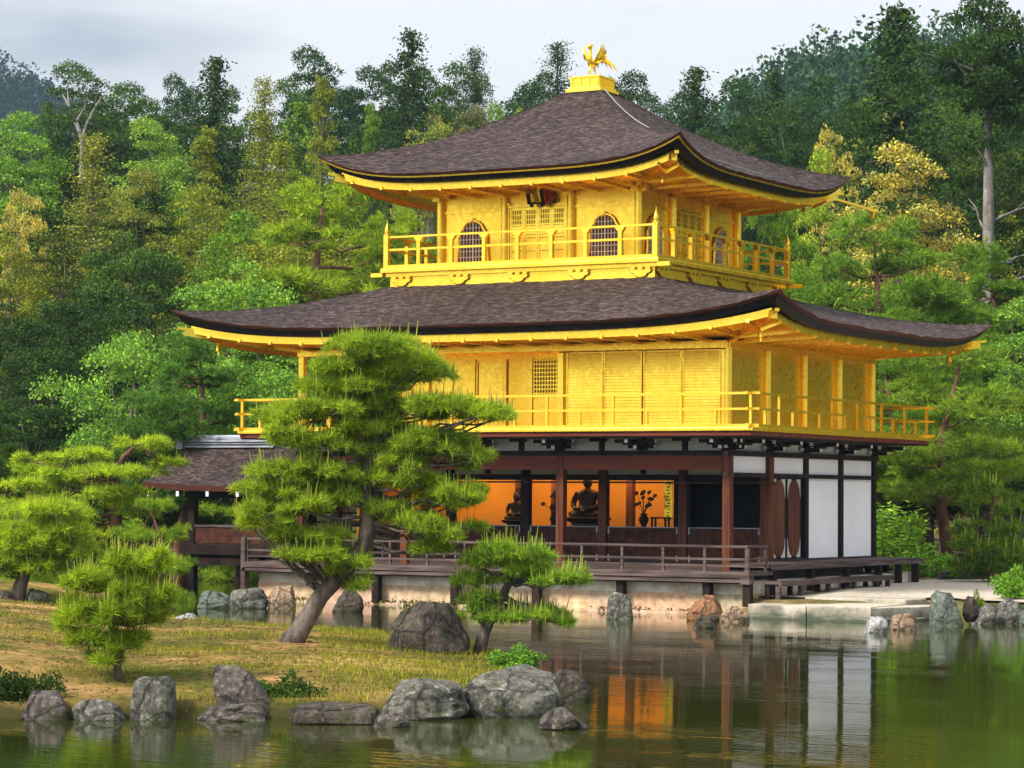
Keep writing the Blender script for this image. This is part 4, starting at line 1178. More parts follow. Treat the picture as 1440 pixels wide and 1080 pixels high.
rock(98, 176, 982, 1013, 'low mossy rock between the squat brown rock and the standing block', 'grey', 2, power=3)
rock(181, 246, 946, 1012, 'upright square grey block standing on the island shore', 'grey', 3, power=7, cuts=4, rough=.06, top=.9)
rock(270, 372, 988, 1014, 'flat dark rock right of the upright square block', 'brown', 4, power=3.2)
rock(306, 392, 931, 1000, 'pointed pale-topped rock leaning on the bank beside a dark shrub', 'brown', 45, power=4.5, cuts=5, lean=-.75, top=.8, rough=.08, fn=island_z, d0=28, d1=40)
rock(403, 532, 988, 1018, 'long flat stone at the middle of the island shore', 'dark', 6, power=4, cuts=4)
rock(528, 662, 952, 1012, 'rounded grey lichen-spotted boulder at the island shore', 'grey', 7, power=2.3, rough=.14)
rock(524, 578, 1004, 1023, 'small flat stone in the water before the grey boulder', 'brown', 8, power=3)
rock(640, 792, 932, 1006, 'largest mossy dome-shaped boulder on the island shore', 'grey', 9, power=2.4, rough=.09, zbase=.12)
rock(752, 842, 938, 988, 'dark sloping boulder at the right tip of the island', 'dark', 10, power=2.6, top=.75, lean=-.35)
rock(751, 834, 993, 1027, 'small peaked brown rock in the water off the island tip', 'brown', 11, power=2.2, top=.45, lean=-.2)
rock(540, 664, 840, 918, 'big dark mossy boulder at the back of the island beside the pines', 'dark', 12, power=2.5, rough=.10, top=.8, fn=island_z, d0=36, d1=52)
rock(243, 289, 861, 884, 'small white-veined rock behind the island crest', 'white', 13, power=2.6, cuts=9, rough=.2, zbase=.12)
# stones along the foot of the pavilion
rock(852, 892, 829, 871, 'grey stone carrying a veranda post', 'grey', 21, power=5, cuts=3, top=.85, rough=.07)
rock(966, 1022, 833, 873, 'orange-brown boulder under the right part of the veranda', 'ochre', 22, power=2.8, top=.7)
rock(976, 1014, 864, 884, 'small dark rock in the water before the orange-brown boulder', 'dark', 23, power=2.4)
rock(1012, 1056, 850, 875, 'tan boulder beside the stone landing', 'tan', 24, power=2.6)
rock(464, 516, 822, 861, 'dark slanting rock against the footing behind the tall pine', 'dark', 25, power=2.5, top=.5, lean=.2)
rock(374, 416, 820, 856, 'round tan boulder under the left end of the veranda', 'tan', 26, power=3.4)
rock(318, 376, 824, 856, 'round grey boulder left of the tan one', 'grey', 27, power=2.6)
rock(270, 326, 829, 856, 'low greenish boulder at the foot of the fishing deck', 'green', 28, power=2.6)
rock(1209, 1249, 865, 890, 'pale angular rock in the water before the landing', 'white', 31, power=3.4, cuts=9)
rock(1253, 1296, 861, 886, 'pinkish rock in the water beside the pale angular one', 'tan', 32, power=3.2, cuts=8)
rock(1309, 1357, 826, 881, 'tall greenish standing stone at the right shore', 'green', 33, power=5, top=.85, cuts=4)
rock(1352, 1378, 836, 866, 'dark rounded stone behind the tall standing stone', 'dark', 34, power=2.4, zbase=.3)
rock(1364, 1404, 846, 878, 'grey shore stone right of the tall standing stone', 'grey', 35, power=2.7)
rock(1394, 1440, 838, 877, 'rough light-spotted stone near the right frame edge', 'grey', 36, power=2.6, rough=.15)
rock(1432, 1490, 846, 880, 'greenish shore stone cut by the right frame edge', 'green', 37, power=2.6)
rock(-30, 26, 828, 858, 'dark rock under the leaning pine at the left frame edge', 'dark', 38, power=2.6, fn=bank_z, d0=50, d1=64)
rock(30, 66, 826, 850, 'grey rock right of the leaning pine trunk', 'grey', 39, power=2.6, fn=bank_z, d0=50, d1=64)

# ---- stone landing beside the water
def mat_slab():
    m, nt, b = new_mat('pale_weathered_stone')
    n1 = noise(nt, 1.3, 6, .65); n2 = noise(nt, 9, 5, .7)
    c = ramp(nt, n1.outputs['Fac'], [(.30, (.12, .13, .10)), (.45, (.33, .29, .22)), (.62, (.50, .44, .35))])
    d = ramp(nt, n2.outputs['Fac'], [(.3, (.5,)*3), (.55, (1.05,)*3)])
    x = mixc(nt, c.outputs['Color'], d.outputs['Color'], .7, 'MULTIPLY')
    geo = nt.nodes.new('ShaderNodeNewGeometry'); sx = nt.nodes.new('ShaderNodeSeparateXYZ'); nt.links.new(geo.outputs['Position'], sx.inputs[0])
    zz_ = nt.nodes.new('ShaderNodeMath'); zz_.operation = 'MULTIPLY_ADD'; nt.links.new(n1.outputs['Fac'], zz_.inputs[0]); zz_.inputs[1].default_value = .55; nt.links.new(sx.outputs['Z'], zz_.inputs[2])
    wet = ramp(nt, zz_.outputs[0], [(.40, (1, 1, 1)), (.66, (0, 0, 0))])          # algae creeping up from the water
    x = mixc(nt, x, (.06, .072, .045), wet.outputs['Color'])
    nt.links.new(x, b.inputs['Base Color']); b.inputs['Roughness'].default_value = .9
    bump(nt, b, n2.outputs['Fac'], .5, .03)
    return m
M['slab'] = mat_slab()
ld = empty('stone_landing', (2.5, -1.0, ZW), 'pale stone landing at the water beside the golden pavilion', 'landing')
def slab(name, poly, z0, z1, mat='slab', bevel=.02):
    m = MB(); n = len(poly)
    m.add([(x, y, z0) for x, y in poly]+[(x, y, z1) for x, y in poly], [tuple(range(n-1, -1, -1)), tuple(range(n, 2*n))]+[(i, (i+1) % n, n+(i+1) % n, n+i) for i in range(n)])
    return m.build(name, M[mat], ld, bevel=bevel)
slab('slab', [(1.45, -2.02), (3.00, -2.42), (3.10, -.35), (1.22, -.15)], -.3, .40)
slab('slab', [(3.02, -2.42), (4.45, -2.30), (4.40, -.2), (3.12, -.35)], -.3, .42)
slab('slab', [(4.47, -2.30), (5.0, -.9), (5.2, 1.2), (4.42, -.2)], -.3, .40)
slab('upper_slab', [(.97, -.12), (3.1, -.33), (4.38, -.18), (4.6, .5), (2.8, 4.6), (.97, 5.8)], -.2, .515)
slab('footing', [(1.6, -2.2), (4.45, -2.52), (5.15, -.95), (4.6, .2), (1.6, -.5)], -.4, .17)
# long dark stone trough lying on the path
tr = empty('stone_trough', on_plane(1356, 816, 2, .56), 'long dark stone slab lying at the edge of the sand path', 'stone')
p = WLOC[tr.name]; a = np.array([*RH, 0]); f_ = np.array([*FH, 0])
sc = depth_of(p)/FPX
MB().prism([(-34*sc, 0), (34*sc, 0), (32*sc, 13*sc), (-31*sc, 12*sc)], p, a, (0, 0, 1), f_, .6).build('stone', RM['dark'], tr, bevel=.03)
# low bamboo fence behind the path
bf = empty('bamboo_fence', at_depth(1370, 770, 92), 'low tan bamboo rail fence behind the shrubs on the right', 'fence')
M['bamboo'] = simple('dry_bamboo', (.30, .22, .12), (.46, .36, .22), 4, .6)
def zg1(p): return float(ground_z(np.array([[p[0], p[1]]]))[0])
q0 = np.array(pd(1255, 93)); q1 = np.array(pd(1500, 90))
zf = zg1((q0+q1)/2)
for dz in (.35, .80):
    MB().tube([(*q0, zf+dz), (*q1, zf+dz)], .05, 7).build('rail', M['bamboo'], bf)
for i in range(8):
    q = q0+(q1-q0)*i/7
    MB().tube([(*q, zf-.2), (*q, zf+.9)], .045, 7).build('post', M['bamboo'], bf)
# ================================================================== TREES AND PLANTS
def mat_leaf(name, trans=.35, tint=(1.25, 1.25, .55), nscale=.9, fixed=None, rough=.55):
    m, nt, b = new_mat(name)
    oi = nt.nodes.new('ShaderNodeObjectInfo'); geo = nt.nodes.new('ShaderNodeNewGeometry')
    base = oi.outputs['Color'] if fixed is None else None
    if base is None:
        rgb = nt.nodes.new('ShaderNodeRGB'); rgb.outputs[0].default_value = (*fixed, 1); base = rgb.outputs[0]
    v = ramp(nt, geo.outputs['Random Per Island'], [(0.0, (.50, .52, .55)), (.6, (1.0, 1.0, .95)), (1.0, (1.8, 1.6, 1.1))])
    n = noise(nt, nscale, 3)
    w = ramp(nt, n.outputs['Fac'], [(.34, (.68, .74, .85)), (.66, (1.30, 1.18, .95))])
    x = mixc(nt, base, v.outputs['Color'], 1.0, 'MULTIPLY')
    x = mixc(nt, x, w.outputs['Color'], 1.0, 'MULTIPLY')
    nt.links.new(x, b.inputs['Base Color'])
    b.inputs['Roughness'].default_value = rough; b.inputs['Specular IOR Level'].default_value = .08
    tr = nt.nodes.new('ShaderNodeBsdfTranslucent')
    nt.links.new(mixc(nt, x, tint, 1.0, 'MULTIPLY'), tr.inputs['Color'])
    ms = nt.nodes.new('ShaderNodeMixShader'); ms.inputs['Fac'].default_value = trans
    out = nt.nodes['Material Output']
    nt.links.new(b.outputs['BSDF'], ms.inputs[1]); nt.links.new(tr.outputs['BSDF'], ms.inputs[2]); nt.links.new(ms.outputs['Shader'], out.inputs['Surface'])
    return m
M['leaf'] = mat_leaf('foliage', .24)
M['needle'] = mat_leaf('pine_needles', .32, (1.2, 1.25, .5), 1.6)
M['candle'] = mat_leaf('young_pine_shoots', .25, (1.1, 1.1, .5), 2, fixed=(.34, .42, .085))
def mat_bark(name, c1, c2, sc=6):
    m, nt, b = new_mat(name)
    n = noise(nt, sc, 6, .7, (1, 1, .3)); n2 = noise(nt, sc*3, 4, .7)
    r = ramp(nt, n.outputs['Fac'], [(.35, c1), (.65, c2)])
    d = ramp(nt, n2.outputs['Fac'], [(.35, (.5,)*3), (.6, (1.1,)*3)])
    nt.links.new(mixc(nt, r.outputs['Color'], d.outputs['Color'], .8, 'MULTIPLY'), b.inputs['Base Color'])
    b.inputs['Roughness'].default_value = .9
    bump(nt, b, n.outputs['Fac'], 1.0, .04)
    return m
M['bark'] = mat_bark('grey_brown_bark', (.022, .016, .012), (.20, .155, .125), 4)
M['redbark'] = mat_bark('red_pine_bark', (.07, .03, .018), (.22, .095, .05), 4)
M['palebark'] = mat_bark('pale_grey_bark', (.12, .10, .085), (.30, .27, .24), 3)

def unit(v): return v/np.maximum(np.linalg.norm(v, axis=-1, keepdims=True), 1e-9)
def leaf_quads(C, Dv, Lg, Wd, rg):
    """diamond leaves at C, long axis roughly Dv"""
    n = len(C)
    a = unit(Dv); s = unit(np.cross(a, rg.normal(0, 1, (n, 3))))
    Lg = np.broadcast_to(np.asarray(Lg, float), (n,))[:, None]*rg.uniform(.7, 1.3, (n, 1)); Wd = np.broadcast_to(np.asarray(Wd, float), (n,))[:, None]*rg.uniform(.7, 1.3, (n, 1))
    V = np.stack([C-a*Lg*.5, C+s*Wd*.5+a*Lg*.05, C+a*Lg*.5, C-s*Wd*.5+a*Lg*.05], 1).reshape(-1, 3)
    return V, np.arange(4*n).reshape(n, 4)
def ball(rg, n): return unit(rg.normal(0, 1, (n, 3)))
def limb(m, a, b, r0, r1, rg, sag=.0, wob_=.06, n=5, seg=6):
    a = np.array(a, float); b = np.array(b, float); ln = np.linalg.norm(b-a)
    t = np.linspace(0, 1, n)[:, None]
    p = a+(b-a)*t + rg.normal(0, wob_*ln, (n, 3))*np.sin(t*math.pi)*.6; p[:, 2] += -sag*ln*np.sin(t[:, 0]*math.pi)
    V, F = tube(p, list(np.linspace(r0, r1, n)), seg); m.add(V, F)
PROTO = {}
def proto(key, trunk_mb, trunk_mat, V, F, leafmat, fmat=None, crown_name='crown'):
    tv = np.array(trunk_mb.v)
    tm = bpy.data.meshes.new('trunk'); tm.from_pydata(tv.tolist(), [], trunk_mb.f); tm.materials.append(M[trunk_mat])
    tm.polygons.foreach_set('use_smooth', [True]*len(tm.polygons)); tm.update()
    cm = fastmesh(crown_name, V, F, [M[x] for x in leafmat], fmat)
    lo = V.min(0); hi = V.max(0)
    wz = np.percentile(np.abs(V[:, :2]), 97)*2
    PROTO[key] = (tm, cm, float(np.percentile(V[:, 2], 99.8)), float(wz))
def plant(key, name, loc, sx, sz, rz, color, label, cat, group=None):
    """a tree: an Empty at its base with copies of the prototype's trunk and crown"""
    tm, cm, h, w = PROTO[key]
    o = empty(name, tuple(loc), label, cat, group)
    o.rotation_euler = (0, 0, rz); o.scale = (sx, sx, sz)
    t = link('trunk', tm, o)
    c = link('crown', cm, o); c.color = (*color, 1)
    return o

def broadleaf(key, seed, H=10., R=4., z0=.28, K=46, n=9000, lf=.26, env='round', trunk='bark', r0=.2, lumpy=.26, bare=0):
    rg = np.random.default_rng(seed)
    zc = H*(z0+(1-z0)/2); rz_ = H*(1-z0)/2
    d = ball(rg, K); rad = rg.uniform(.35, .92, K)**.6
    C = d*rad[:, None]
    if env == 'cone':
        h = rg.uniform(0, 1, K)**.85; ang = rg.uniform(0, 6.28, K); rr = (1-h)**.75*.92+.06
        q = np.sqrt(rg.uniform(.25, 1, K))
        C = np.stack([np.cos(ang)*rr*q, np.sin(ang)*rr*q, h*2-1], 1)
    C = C*np.array([R, R, rz_]) + np.array([0, 0, zc]); C[:, :2] += rg.normal(0, R*.06, (K, 2))
    cr = rg.uniform(.65, 1.25, K)*R*lumpy*(1 if env == 'round' else .95)
    if env == 'cone': cr *= np.clip(1.15-(C[:, 2]/H-.35)*.9, .45, 1.1)
    k = rg.choice(K, n, p=(cr**2)/np.sum(cr**2))
    dv = ball(rg, n); dv[:, 2] = np.where(dv[:, 2] < -.2, -dv[:, 2]*.6, dv[:, 2])
    rr = rg.uniform(.55, 1.08, n)**.7
    P = C[k]+dv*(cr[k]*rr)[:, None]*np.array([1, 1, .72])
    P += rg.normal(0, R*.018, (n, 3))
    V, F = leaf_quads(P, dv*.6+rg.normal(0, 1, (n, 3))+np.array([0, 0, -.3]), lf, lf*.62, rg)
    m = MB()
    ztop = H*.8
    tp = [(0, 0, -.5), (rg.normal(0, .1), rg.normal(0, .1), H*.2), (rg.normal(0, .25), rg.normal(0, .25), H*.5), (rg.normal(0, .3), rg.normal(0, .3), ztop)]
    V0, F0 = tube(tp, [r0*1.3, r0, r0*.65, r0*.2], 8); m.add(V0, F0)
    for i in rg.choice(K, min(K, 12), replace=False):
        zb = np.clip(C[i, 2]*.6, H*.2, H*.7); limb(m, (0, 0, zb), C[i], r0*.35, r0*.08, rg)
    proto(key, m, trunk, V, F, ['leaf'])
def cedar(key, seed, H=18., R=3.2, z0=.22, lev=30, per=6, lf=.42, droop=.25, trunk='bark', top=.5, ragged=.3, step=.42, cards=7):
    rg = np.random.default_rng(seed)
    Ps = []; Ds = []; m = MB()
    V0, F0 = tube([(0, 0, -.6), (.05, 0, H*.3), (0, .06, H*.65), (0, 0, H*.985)], [.30, .22, .12, .02], 8); m.add(V0, F0)
    for i in range(lev):
        t = i/(lev-1); z = H*(z0+(1-z0)*t)
        env = R*((1-t)**.75*.95+.10)*(1-.35*max(0, .18-t)/.18)
        for k in range(per):
            a = rg.uniform(0, 6.28); ln = env*rg.uniform(1-ragged*1.4, 1+ragged*.5)
            dirv = np.array([math.cos(a), math.sin(a), 0])
            ns = max(2, int(ln/step)+1)
            for s in range(ns):
                u = (s+.6)/ns
                c = np.array([0, 0, z+rg.normal(0, .12)])+dirv*ln*u + np.array([0, 0, -droop*ln*u*u+.12*ln*u])
                nc = cards
                Ps.append(c+rg.normal(0, 1, (nc, 3))*np.array([.26, .26, .15])*(.6+.6*u))
                Ds.append(dirv*.6+rg.normal(0, .7, (nc, 3))+np.array([0, 0, -.25]))
            if rg.uniform() < .35: limb(m, (0, 0, z), (dirv*ln*.8+np.array([0, 0, z-droop*ln*.5])), .05, .015, rg, n=3, seg=5)
    P = np.concatenate(Ps); Dv = np.concatenate(Ds)
    V, F = leaf_quads(P, Dv, lf, lf*.5, rg)
    proto(key, m, trunk, V, F, ['leaf'])
def needle_tufts(P, Dv, nn, ln, wd, spread, rg):
    """tufts of needles: nn thin triangles fanning out round Dv at each P"""
    n = len(P)
    a = unit(Dv)[:, None, :]
    d = unit(a + rg.normal(0, spread, (n, nn, 3)))
    s = unit(np.cross(d, rg.normal(0, 1, (n, nn, 3))))*wd*.5
    L_ = ln*rg.uniform(.5, 1.3, (n, nn, 1))
    b = P[:, None, :]+d*L_*.06
    V = np.stack([b-s, b+s, P[:, None, :]+d*L_], 2).reshape(-1, 3)
    return V, np.arange(n*nn*3).reshape(-1, 3)
def pads_to_tree(key, pads, trunk_pts, trunk_r, seed, dens, nn, ln, wd, spread=.55, candle=0.0, clen=.2, cw=.02, trunk='bark', limbs=True, lr=.05, updir=.7, extra=None):
    """pads: (x, y, z, rx, ry, rz) cushions of needles"""
    rg = np.random.default_rng(seed)
    Ps = []; Ds = []; m = MB()
    tp = np.array(trunk_pts, float)
    V0, F0 = tube(tp, trunk_r, 10); m.add(V0, F0)
    fine = np.concatenate([tp[i]+(tp[i+1]-tp[i])*np.linspace(0, 1, 8)[:, None] for i in range(len(tp)-1)])
    fr = np.concatenate([np.linspace(trunk_r[i], trunk_r[i+1], 8) for i in range(len(tp)-1)])
    for (x, y, z, rx, ry, rz_) in pads:
        c = np.array([x, y, z])
        n = max(6, int(dens*(rx*ry*math.pi)*(.6+rz_/max(rx, .01))))
        nsub = max(3, int(n/22))
        sub = ball(rg, nsub)*rg.uniform(.2, 1, (nsub, 1))**.5*np.array([rx, ry, rz_*.75])+c
        k = rg.integers(0, nsub, n)
        q = ball(rg, n); q[:, 2] = np.abs(q[:, 2])*1.0-.28
        P = sub[k]+q*np.array([rx*.42, ry*.42, max(rz_*.60, .07)])*rg.uniform(.5, 1.1, (n, 1))
        out = (P-c)/np.array([rx, ry, rz_]); out[:, 2] = 0
        Ps.append(P); Ds.append(out*.8+np.array([0, 0, updir])+rg.normal(0, .25, (n, 3)))
        if limbs:
            dist = np.linalg.norm(fine-(c-np.array([0, 0, rz_*.5+.12*max(rx, ry)])), axis=1); j = int(np.argmin(dist))
            e = c-np.array([0, 0, rz_*.35])
            limb(m, fine[j], e, min(fr[j]*.6, lr), lr*.35, rg, sag=.05, wob_=.08, n=6)
            for s_ in range(min(5, nsub)): limb(m, e, sub[s_]-np.array([0, 0, rz_*.1]), lr*.35, lr*.12, rg, n=4, seg=5)
    P = np.concatenate(Ps); Dv = np.concatenate(Ds)
    V, F = needle_tufts(P, Dv, nn, ln, wd, spread, rg)
    Vs = [V]; Fs = [F]; mi = [np.zeros(len(F), int)]
    if candle > 0:
        up = rg.uniform(0, 1, len(P)) < candle
        C = P[up]; h = clen*rg.uniform(.45, 1.35, (len(C), 1)); tl = unit(Dv[up]*.22+np.array([0, 0, 1.0]))
        a = rg.uniform(0, 6.28, len(C)); s1 = np.stack([np.cos(a), np.sin(a), 0*a], 1)*cw/2; s2 = np.stack([-np.sin(a), np.cos(a), 0*a], 1)*cw/2
        top = C+tl*h
        cv = np.stack([C-s1, C+s1, top+s1*.35, top-s1*.35, C-s2, C+s2, top+s2*.35, top-s2*.35], 1).reshape(-1, 3)
        o = len(V); f = np.arange(len(C)*8).reshape(-1, 8)+o
        cf = np.concatenate([f[:, :4], f[:, 4:]])
        Vs.append(cv); Fs.append(cf); mi.append(np.ones(len(cf), int))
    proto(key, m, trunk, np.concatenate(Vs), Fs if candle > 0 else F, ['needle', 'candle'] if candle > 0 else ['needle'], np.concatenate(mi))
def layered_pine(key, seed, H=8., R=3.4, z0=.35, layers=6, nn=12, dens=60, ln=.26, wd=.03, trunk='redbark', lean=.5, flat=.16, candle=0., clen=.3):
    rg = np.random.default_rng(seed)
    pads = []
    tp = [(0, 0, -.5), (lean*rg.normal(0, .5), lean*rg.normal(0, .5), H*.3), (lean*rg.normal(0, .8), lean*rg.normal(0, .8), H*.6), (lean*rg.normal(0, .6), lean*rg.normal(0, .6), H*.93)]
    for i in range(layers):
        t = i/(layers-1); z = H*(z0+(.97-z0)*t)
        env = R*(math.sin(math.pi*(.22+.66*t)))**.8*(1-.28*t)
        npd = max(1, int(round(5.5*(1-t*.75))))
        a0 = rg.uniform(0, 6.28)
        for k in range(npd):
            a = a0+6.28*k/npd+rg.normal(0, .25); rr = env*rg.uniform(.45, .78) if npd > 1 else 0
            px_ = env*rg.uniform(.36, .55) if npd > 1 else env*.9+.10*R
            pads.append((rr*math.cos(a), rr*math.sin(a), z+rg.normal(0, H*.028), px_, px_*rg.uniform(.8, 1.1), max(.16, px_*flat*2.2*rg.uniform(.8, 1.3))))
    pads_to_tree(key, pads, tp, [.22*H/8, .18*H/8, .12*H/8, .04], seed+100, dens, nn, ln, wd, .75, candle, clen, .03, trunk, True, .05*H/8, .5)

# ---- prototypes for the woods behind
broadleaf('broad_a', 1, 11, 4.4, K=70, n=24000, lf=.155, lumpy=.24)
broadleaf('broad_b', 2, 14, 3.3, K=80, n=24000, lf=.155, lumpy=.28)
broadleaf('broad_c', 3, 9, 4.6, K=80, n=24000, lf=.15, lumpy=.20)
broadleaf('broad_d', 12, 17, 2.8, K=90, n=24000, lf=.15, lumpy=.31, z0=.2)
broadleaf('airy', 4, 9, 4.0, K=70, n=15000, lf=.14, lumpy=.17, z0=.2, trunk='palebark')
broadleaf('airy_tall', 13, 15, 3.0, K=80, n=15000, lf=.14, lumpy=.22, z0=.25, trunk='palebark')
broadleaf('cone_a', 5, 13, 3.0, K=100, n=24000, lf=.14, env='cone', lumpy=.27, z0=.12)
broadleaf('cone_b', 6, 16, 2.5, K=110, n=24000, lf=.14, env='cone', lumpy=.30, z0=.12)
cedar('cedar_a', 7, 18, 3.4, lev=34, per=7, cards=15, lf=.22)
cedar('cedar_b', 8, 19, 3.8, lev=30, per=7, ragged=.42, z0=.25, droop=.12, cards=15, lf=.22)
cedar('cedar_c', 9, 18, 2.5, lev=34, per=6, ragged=.5, z0=.18, cards=26, lf=.13)
def high_pine(key, seed, H=19., R=3.7):
    rg = np.random.default_rng(seed); K = 46; n = 20000
    d = ball(rg, K); C = d*rg.uniform(.3, .95, (K, 1))*np.array([R, R, H*.15]); C[:, 2] *= 1-.3*np.hypot(C[:, 0], C[:, 1])/R
    C += np.array([0, 0, H*.84])
    low = np.array([[R*.55, -R*.3, H*.70], [-R*.6, -.2, H*.68], [.3, -R*.5, H*.66], [R*.8, 0, H*.6], [-R*.75, .4, H*.6]]); C = np.concatenate([C, low]); K = len(C)
    cr = rg.uniform(.18, .30, K)*R; k = rg.choice(K, n, p=cr**2/np.sum(cr**2)); dv = ball(rg, n); dv[:, 2] = np.abs(dv[:, 2])*1.1-.25
    P = C[k]+dv*(cr[k]*rg.uniform(.4, 1.1, n))[:, None]*np.array([1, 1, .55])
    V, F = leaf_quads(P, dv*.5+rg.normal(0, 1, (n, 3)), .2, .07, rg)
    m = MB()
    V0, F0 = tube([(0, 0, -.6), (.1, 0, H*.3), (.05, .06, H*.6), (.12, 0, H*.95)], [.34, .27, .20, .03], 9); m.add(V0, F0)
    for i in range(14): limb(m, (0, 0, C[i, 2]-.8), C[i], .07, .02, rg, n=4, seg=5)
    for z, dx, dy, up in ((.50, -1.3, -.3, .5), (.47, -1.6, -.2, .35), (.53, 1.2, -.5, .6), (.56, .6, -.6, 1.3), (.44, 1.9, -.3, .25), (.40, -.5, -.5, .2), (.385, .9, -.5, -.3), (.58, -1.9, -.4, 1.0)):
        a = np.array([.05, 0, H*z]); e = a+np.array([dx, dy, up]); limb(m, a, e, .07, .018, rg, n=5, seg=5, wob_=.09)
        for q in range(3):
            u = rg.uniform(.4, .95); s_ = a+(e-a)*u; limb(m, s_, s_+np.array([dx*.25, rg.normal(0, .3), rg.uniform(.1, .5)]), .026, .008, rg, n=3, seg=4)
    proto(key, m, 'palebark', V, F, ['leaf'])
high_pine('high_pine', 52)
FAMILY = {'broad_a': ['broad_a', 'broad_b', 'broad_d'], 'broad_b': ['broad_b', 'broad_a', 'broad_d'], 'broad_c': ['broad_c', 'broad_a', 'broad_b', 'broad_d'],
          'airy': ['airy', 'airy_tall'], 'cone_a': ['cone_a', 'cone_b'], 'cone_b': ['cone_b', 'cone_a'], 'pine_a': ['pine_a', 'pine_b', 'pine_c'], 'pine_b': ['pine_b', 'pine_a', 'pine_c'],
          'cedar_a': ['cedar_a', 'cedar_c'], 'cedar_b': ['cedar_b', 'cedar_c']}
layered_pine('pine_a', 21, 8, 3.6, layers=6)
layered_pine('pine_b', 22, 9, 3.4, layers=7, z0=.42)
layered_pine('pine_c', 23, 12, 3.4, layers=8, z0=.45, flat=.22)
layered_pine('cloud_a', 24, 4.6, 2.9, layers=4, z0=.22, dens=120, nn=12, ln=.17, wd=.022, flat=.115, lean=.35)
layered_pine('cloud_b', 25, 3.6, 2.5, layers=4, z0=.25, dens=120, nn=12, ln=.17, wd=.022, flat=.115, lean=.35)
layered_pine('young_pine', 26, 2.2, 1.1, layers=5, z0=.15, dens=170, nn=10, ln=.16, wd=.02, flat=.34, lean=.12, candle=.14, clen=.26)
def shrub(key, seed, R=.6, H=.5, n=3500, lf=.06, K=26):
    rg = np.random.default_rng(seed)
    d = ball(rg, K); d[:, 2] = np.abs(d[:, 2]); C = d*np.array([R, R, H])*rg.uniform(.4, .85, (K, 1))
    k = rg.integers(0, K, n); dv = ball(rg, n); dv[:, 2] = np.abs(dv[:, 2])*1.2-.2
    P = C[k]+dv*R*.28*rg.uniform(.4, 1.1, (n, 1)); P[:, 2] = np.maximum(P[:, 2], .01)
    V, F = leaf_quads(P, dv+rg.normal(0, .6, (n, 3)), lf, lf*.5, rg)
    m = MB()
    for i in range(7): limb(m, (0, 0, -.1), C[i], .018, .006, rg, n=3, seg=5)
    proto(key, m, 'bark', V, F, ['leaf'])
shrub('shrub', 31); shrub('shrub_fine', 32, .6, .42, 5200, .045, 34)
def bamboo_clump(key, seed):
    rg = np.random.default_rng(seed); m = MB(); Ps = []; Ds = []
    for i in range(40):
        a = rg.uniform(0, 6.28); r = rg.uniform(0, .55); h = rg.uniform(.9, 1.9); b = np.array([r*math.cos(a), r*math.sin(a), 0]); t = b*1.6+np.array([0, 0, h])
        limb(m, b, t, .015, .006, rg, n=4, seg=5)
        k = 130; u = rg.uniform(.25, 1.05, (k, 1)); Ps.append(b+(t-b)*u+rg.normal(0, .10, (k, 3))); Ds.append(rg.normal(0, 1, (k, 3))*np.array([1, 1, .4])+np.array([0, 0, .2]))
    V, F = leaf_quads(np.concatenate(Ps), np.concatenate(Ds), .17, .045, rg)
    proto(key, m, 'bark', V, F, ['leaf'])
bamboo_clump('bamboo', 33)

def tree(key, px, ytop, d, wpx, color, name, label, cat='tree', group=None, rz=None, base=None, bpx=None):
    """a tree whose top shows at photograph pixel (px, ytop) at distance d"""
    top = at_depth(px, ytop, d)
    gz = ground_z(top[None, :2])[0] if base is None else base
    H = top[2]-gz; wd = wpx/FPX*d
    key = min(FAMILY.get(key, [key]), key=lambda k_: abs(math.log(H/wd/(PROTO[k_][2]/PROTO[k_][3]))))
    tm, cm, h, w = PROTO[key]
    rz = (px*.37+d) % 6.28 if rz is None else rz
    return plant(key, name, (top[0], top[1], gz), wd/w, H/h, rz, color, label, cat, group)

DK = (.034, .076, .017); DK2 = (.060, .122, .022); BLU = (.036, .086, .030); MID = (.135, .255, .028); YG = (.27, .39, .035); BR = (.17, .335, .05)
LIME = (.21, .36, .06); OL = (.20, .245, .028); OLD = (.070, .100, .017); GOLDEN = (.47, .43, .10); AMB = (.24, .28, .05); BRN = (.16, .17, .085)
SKY_G = 'dark trees along the skyline'
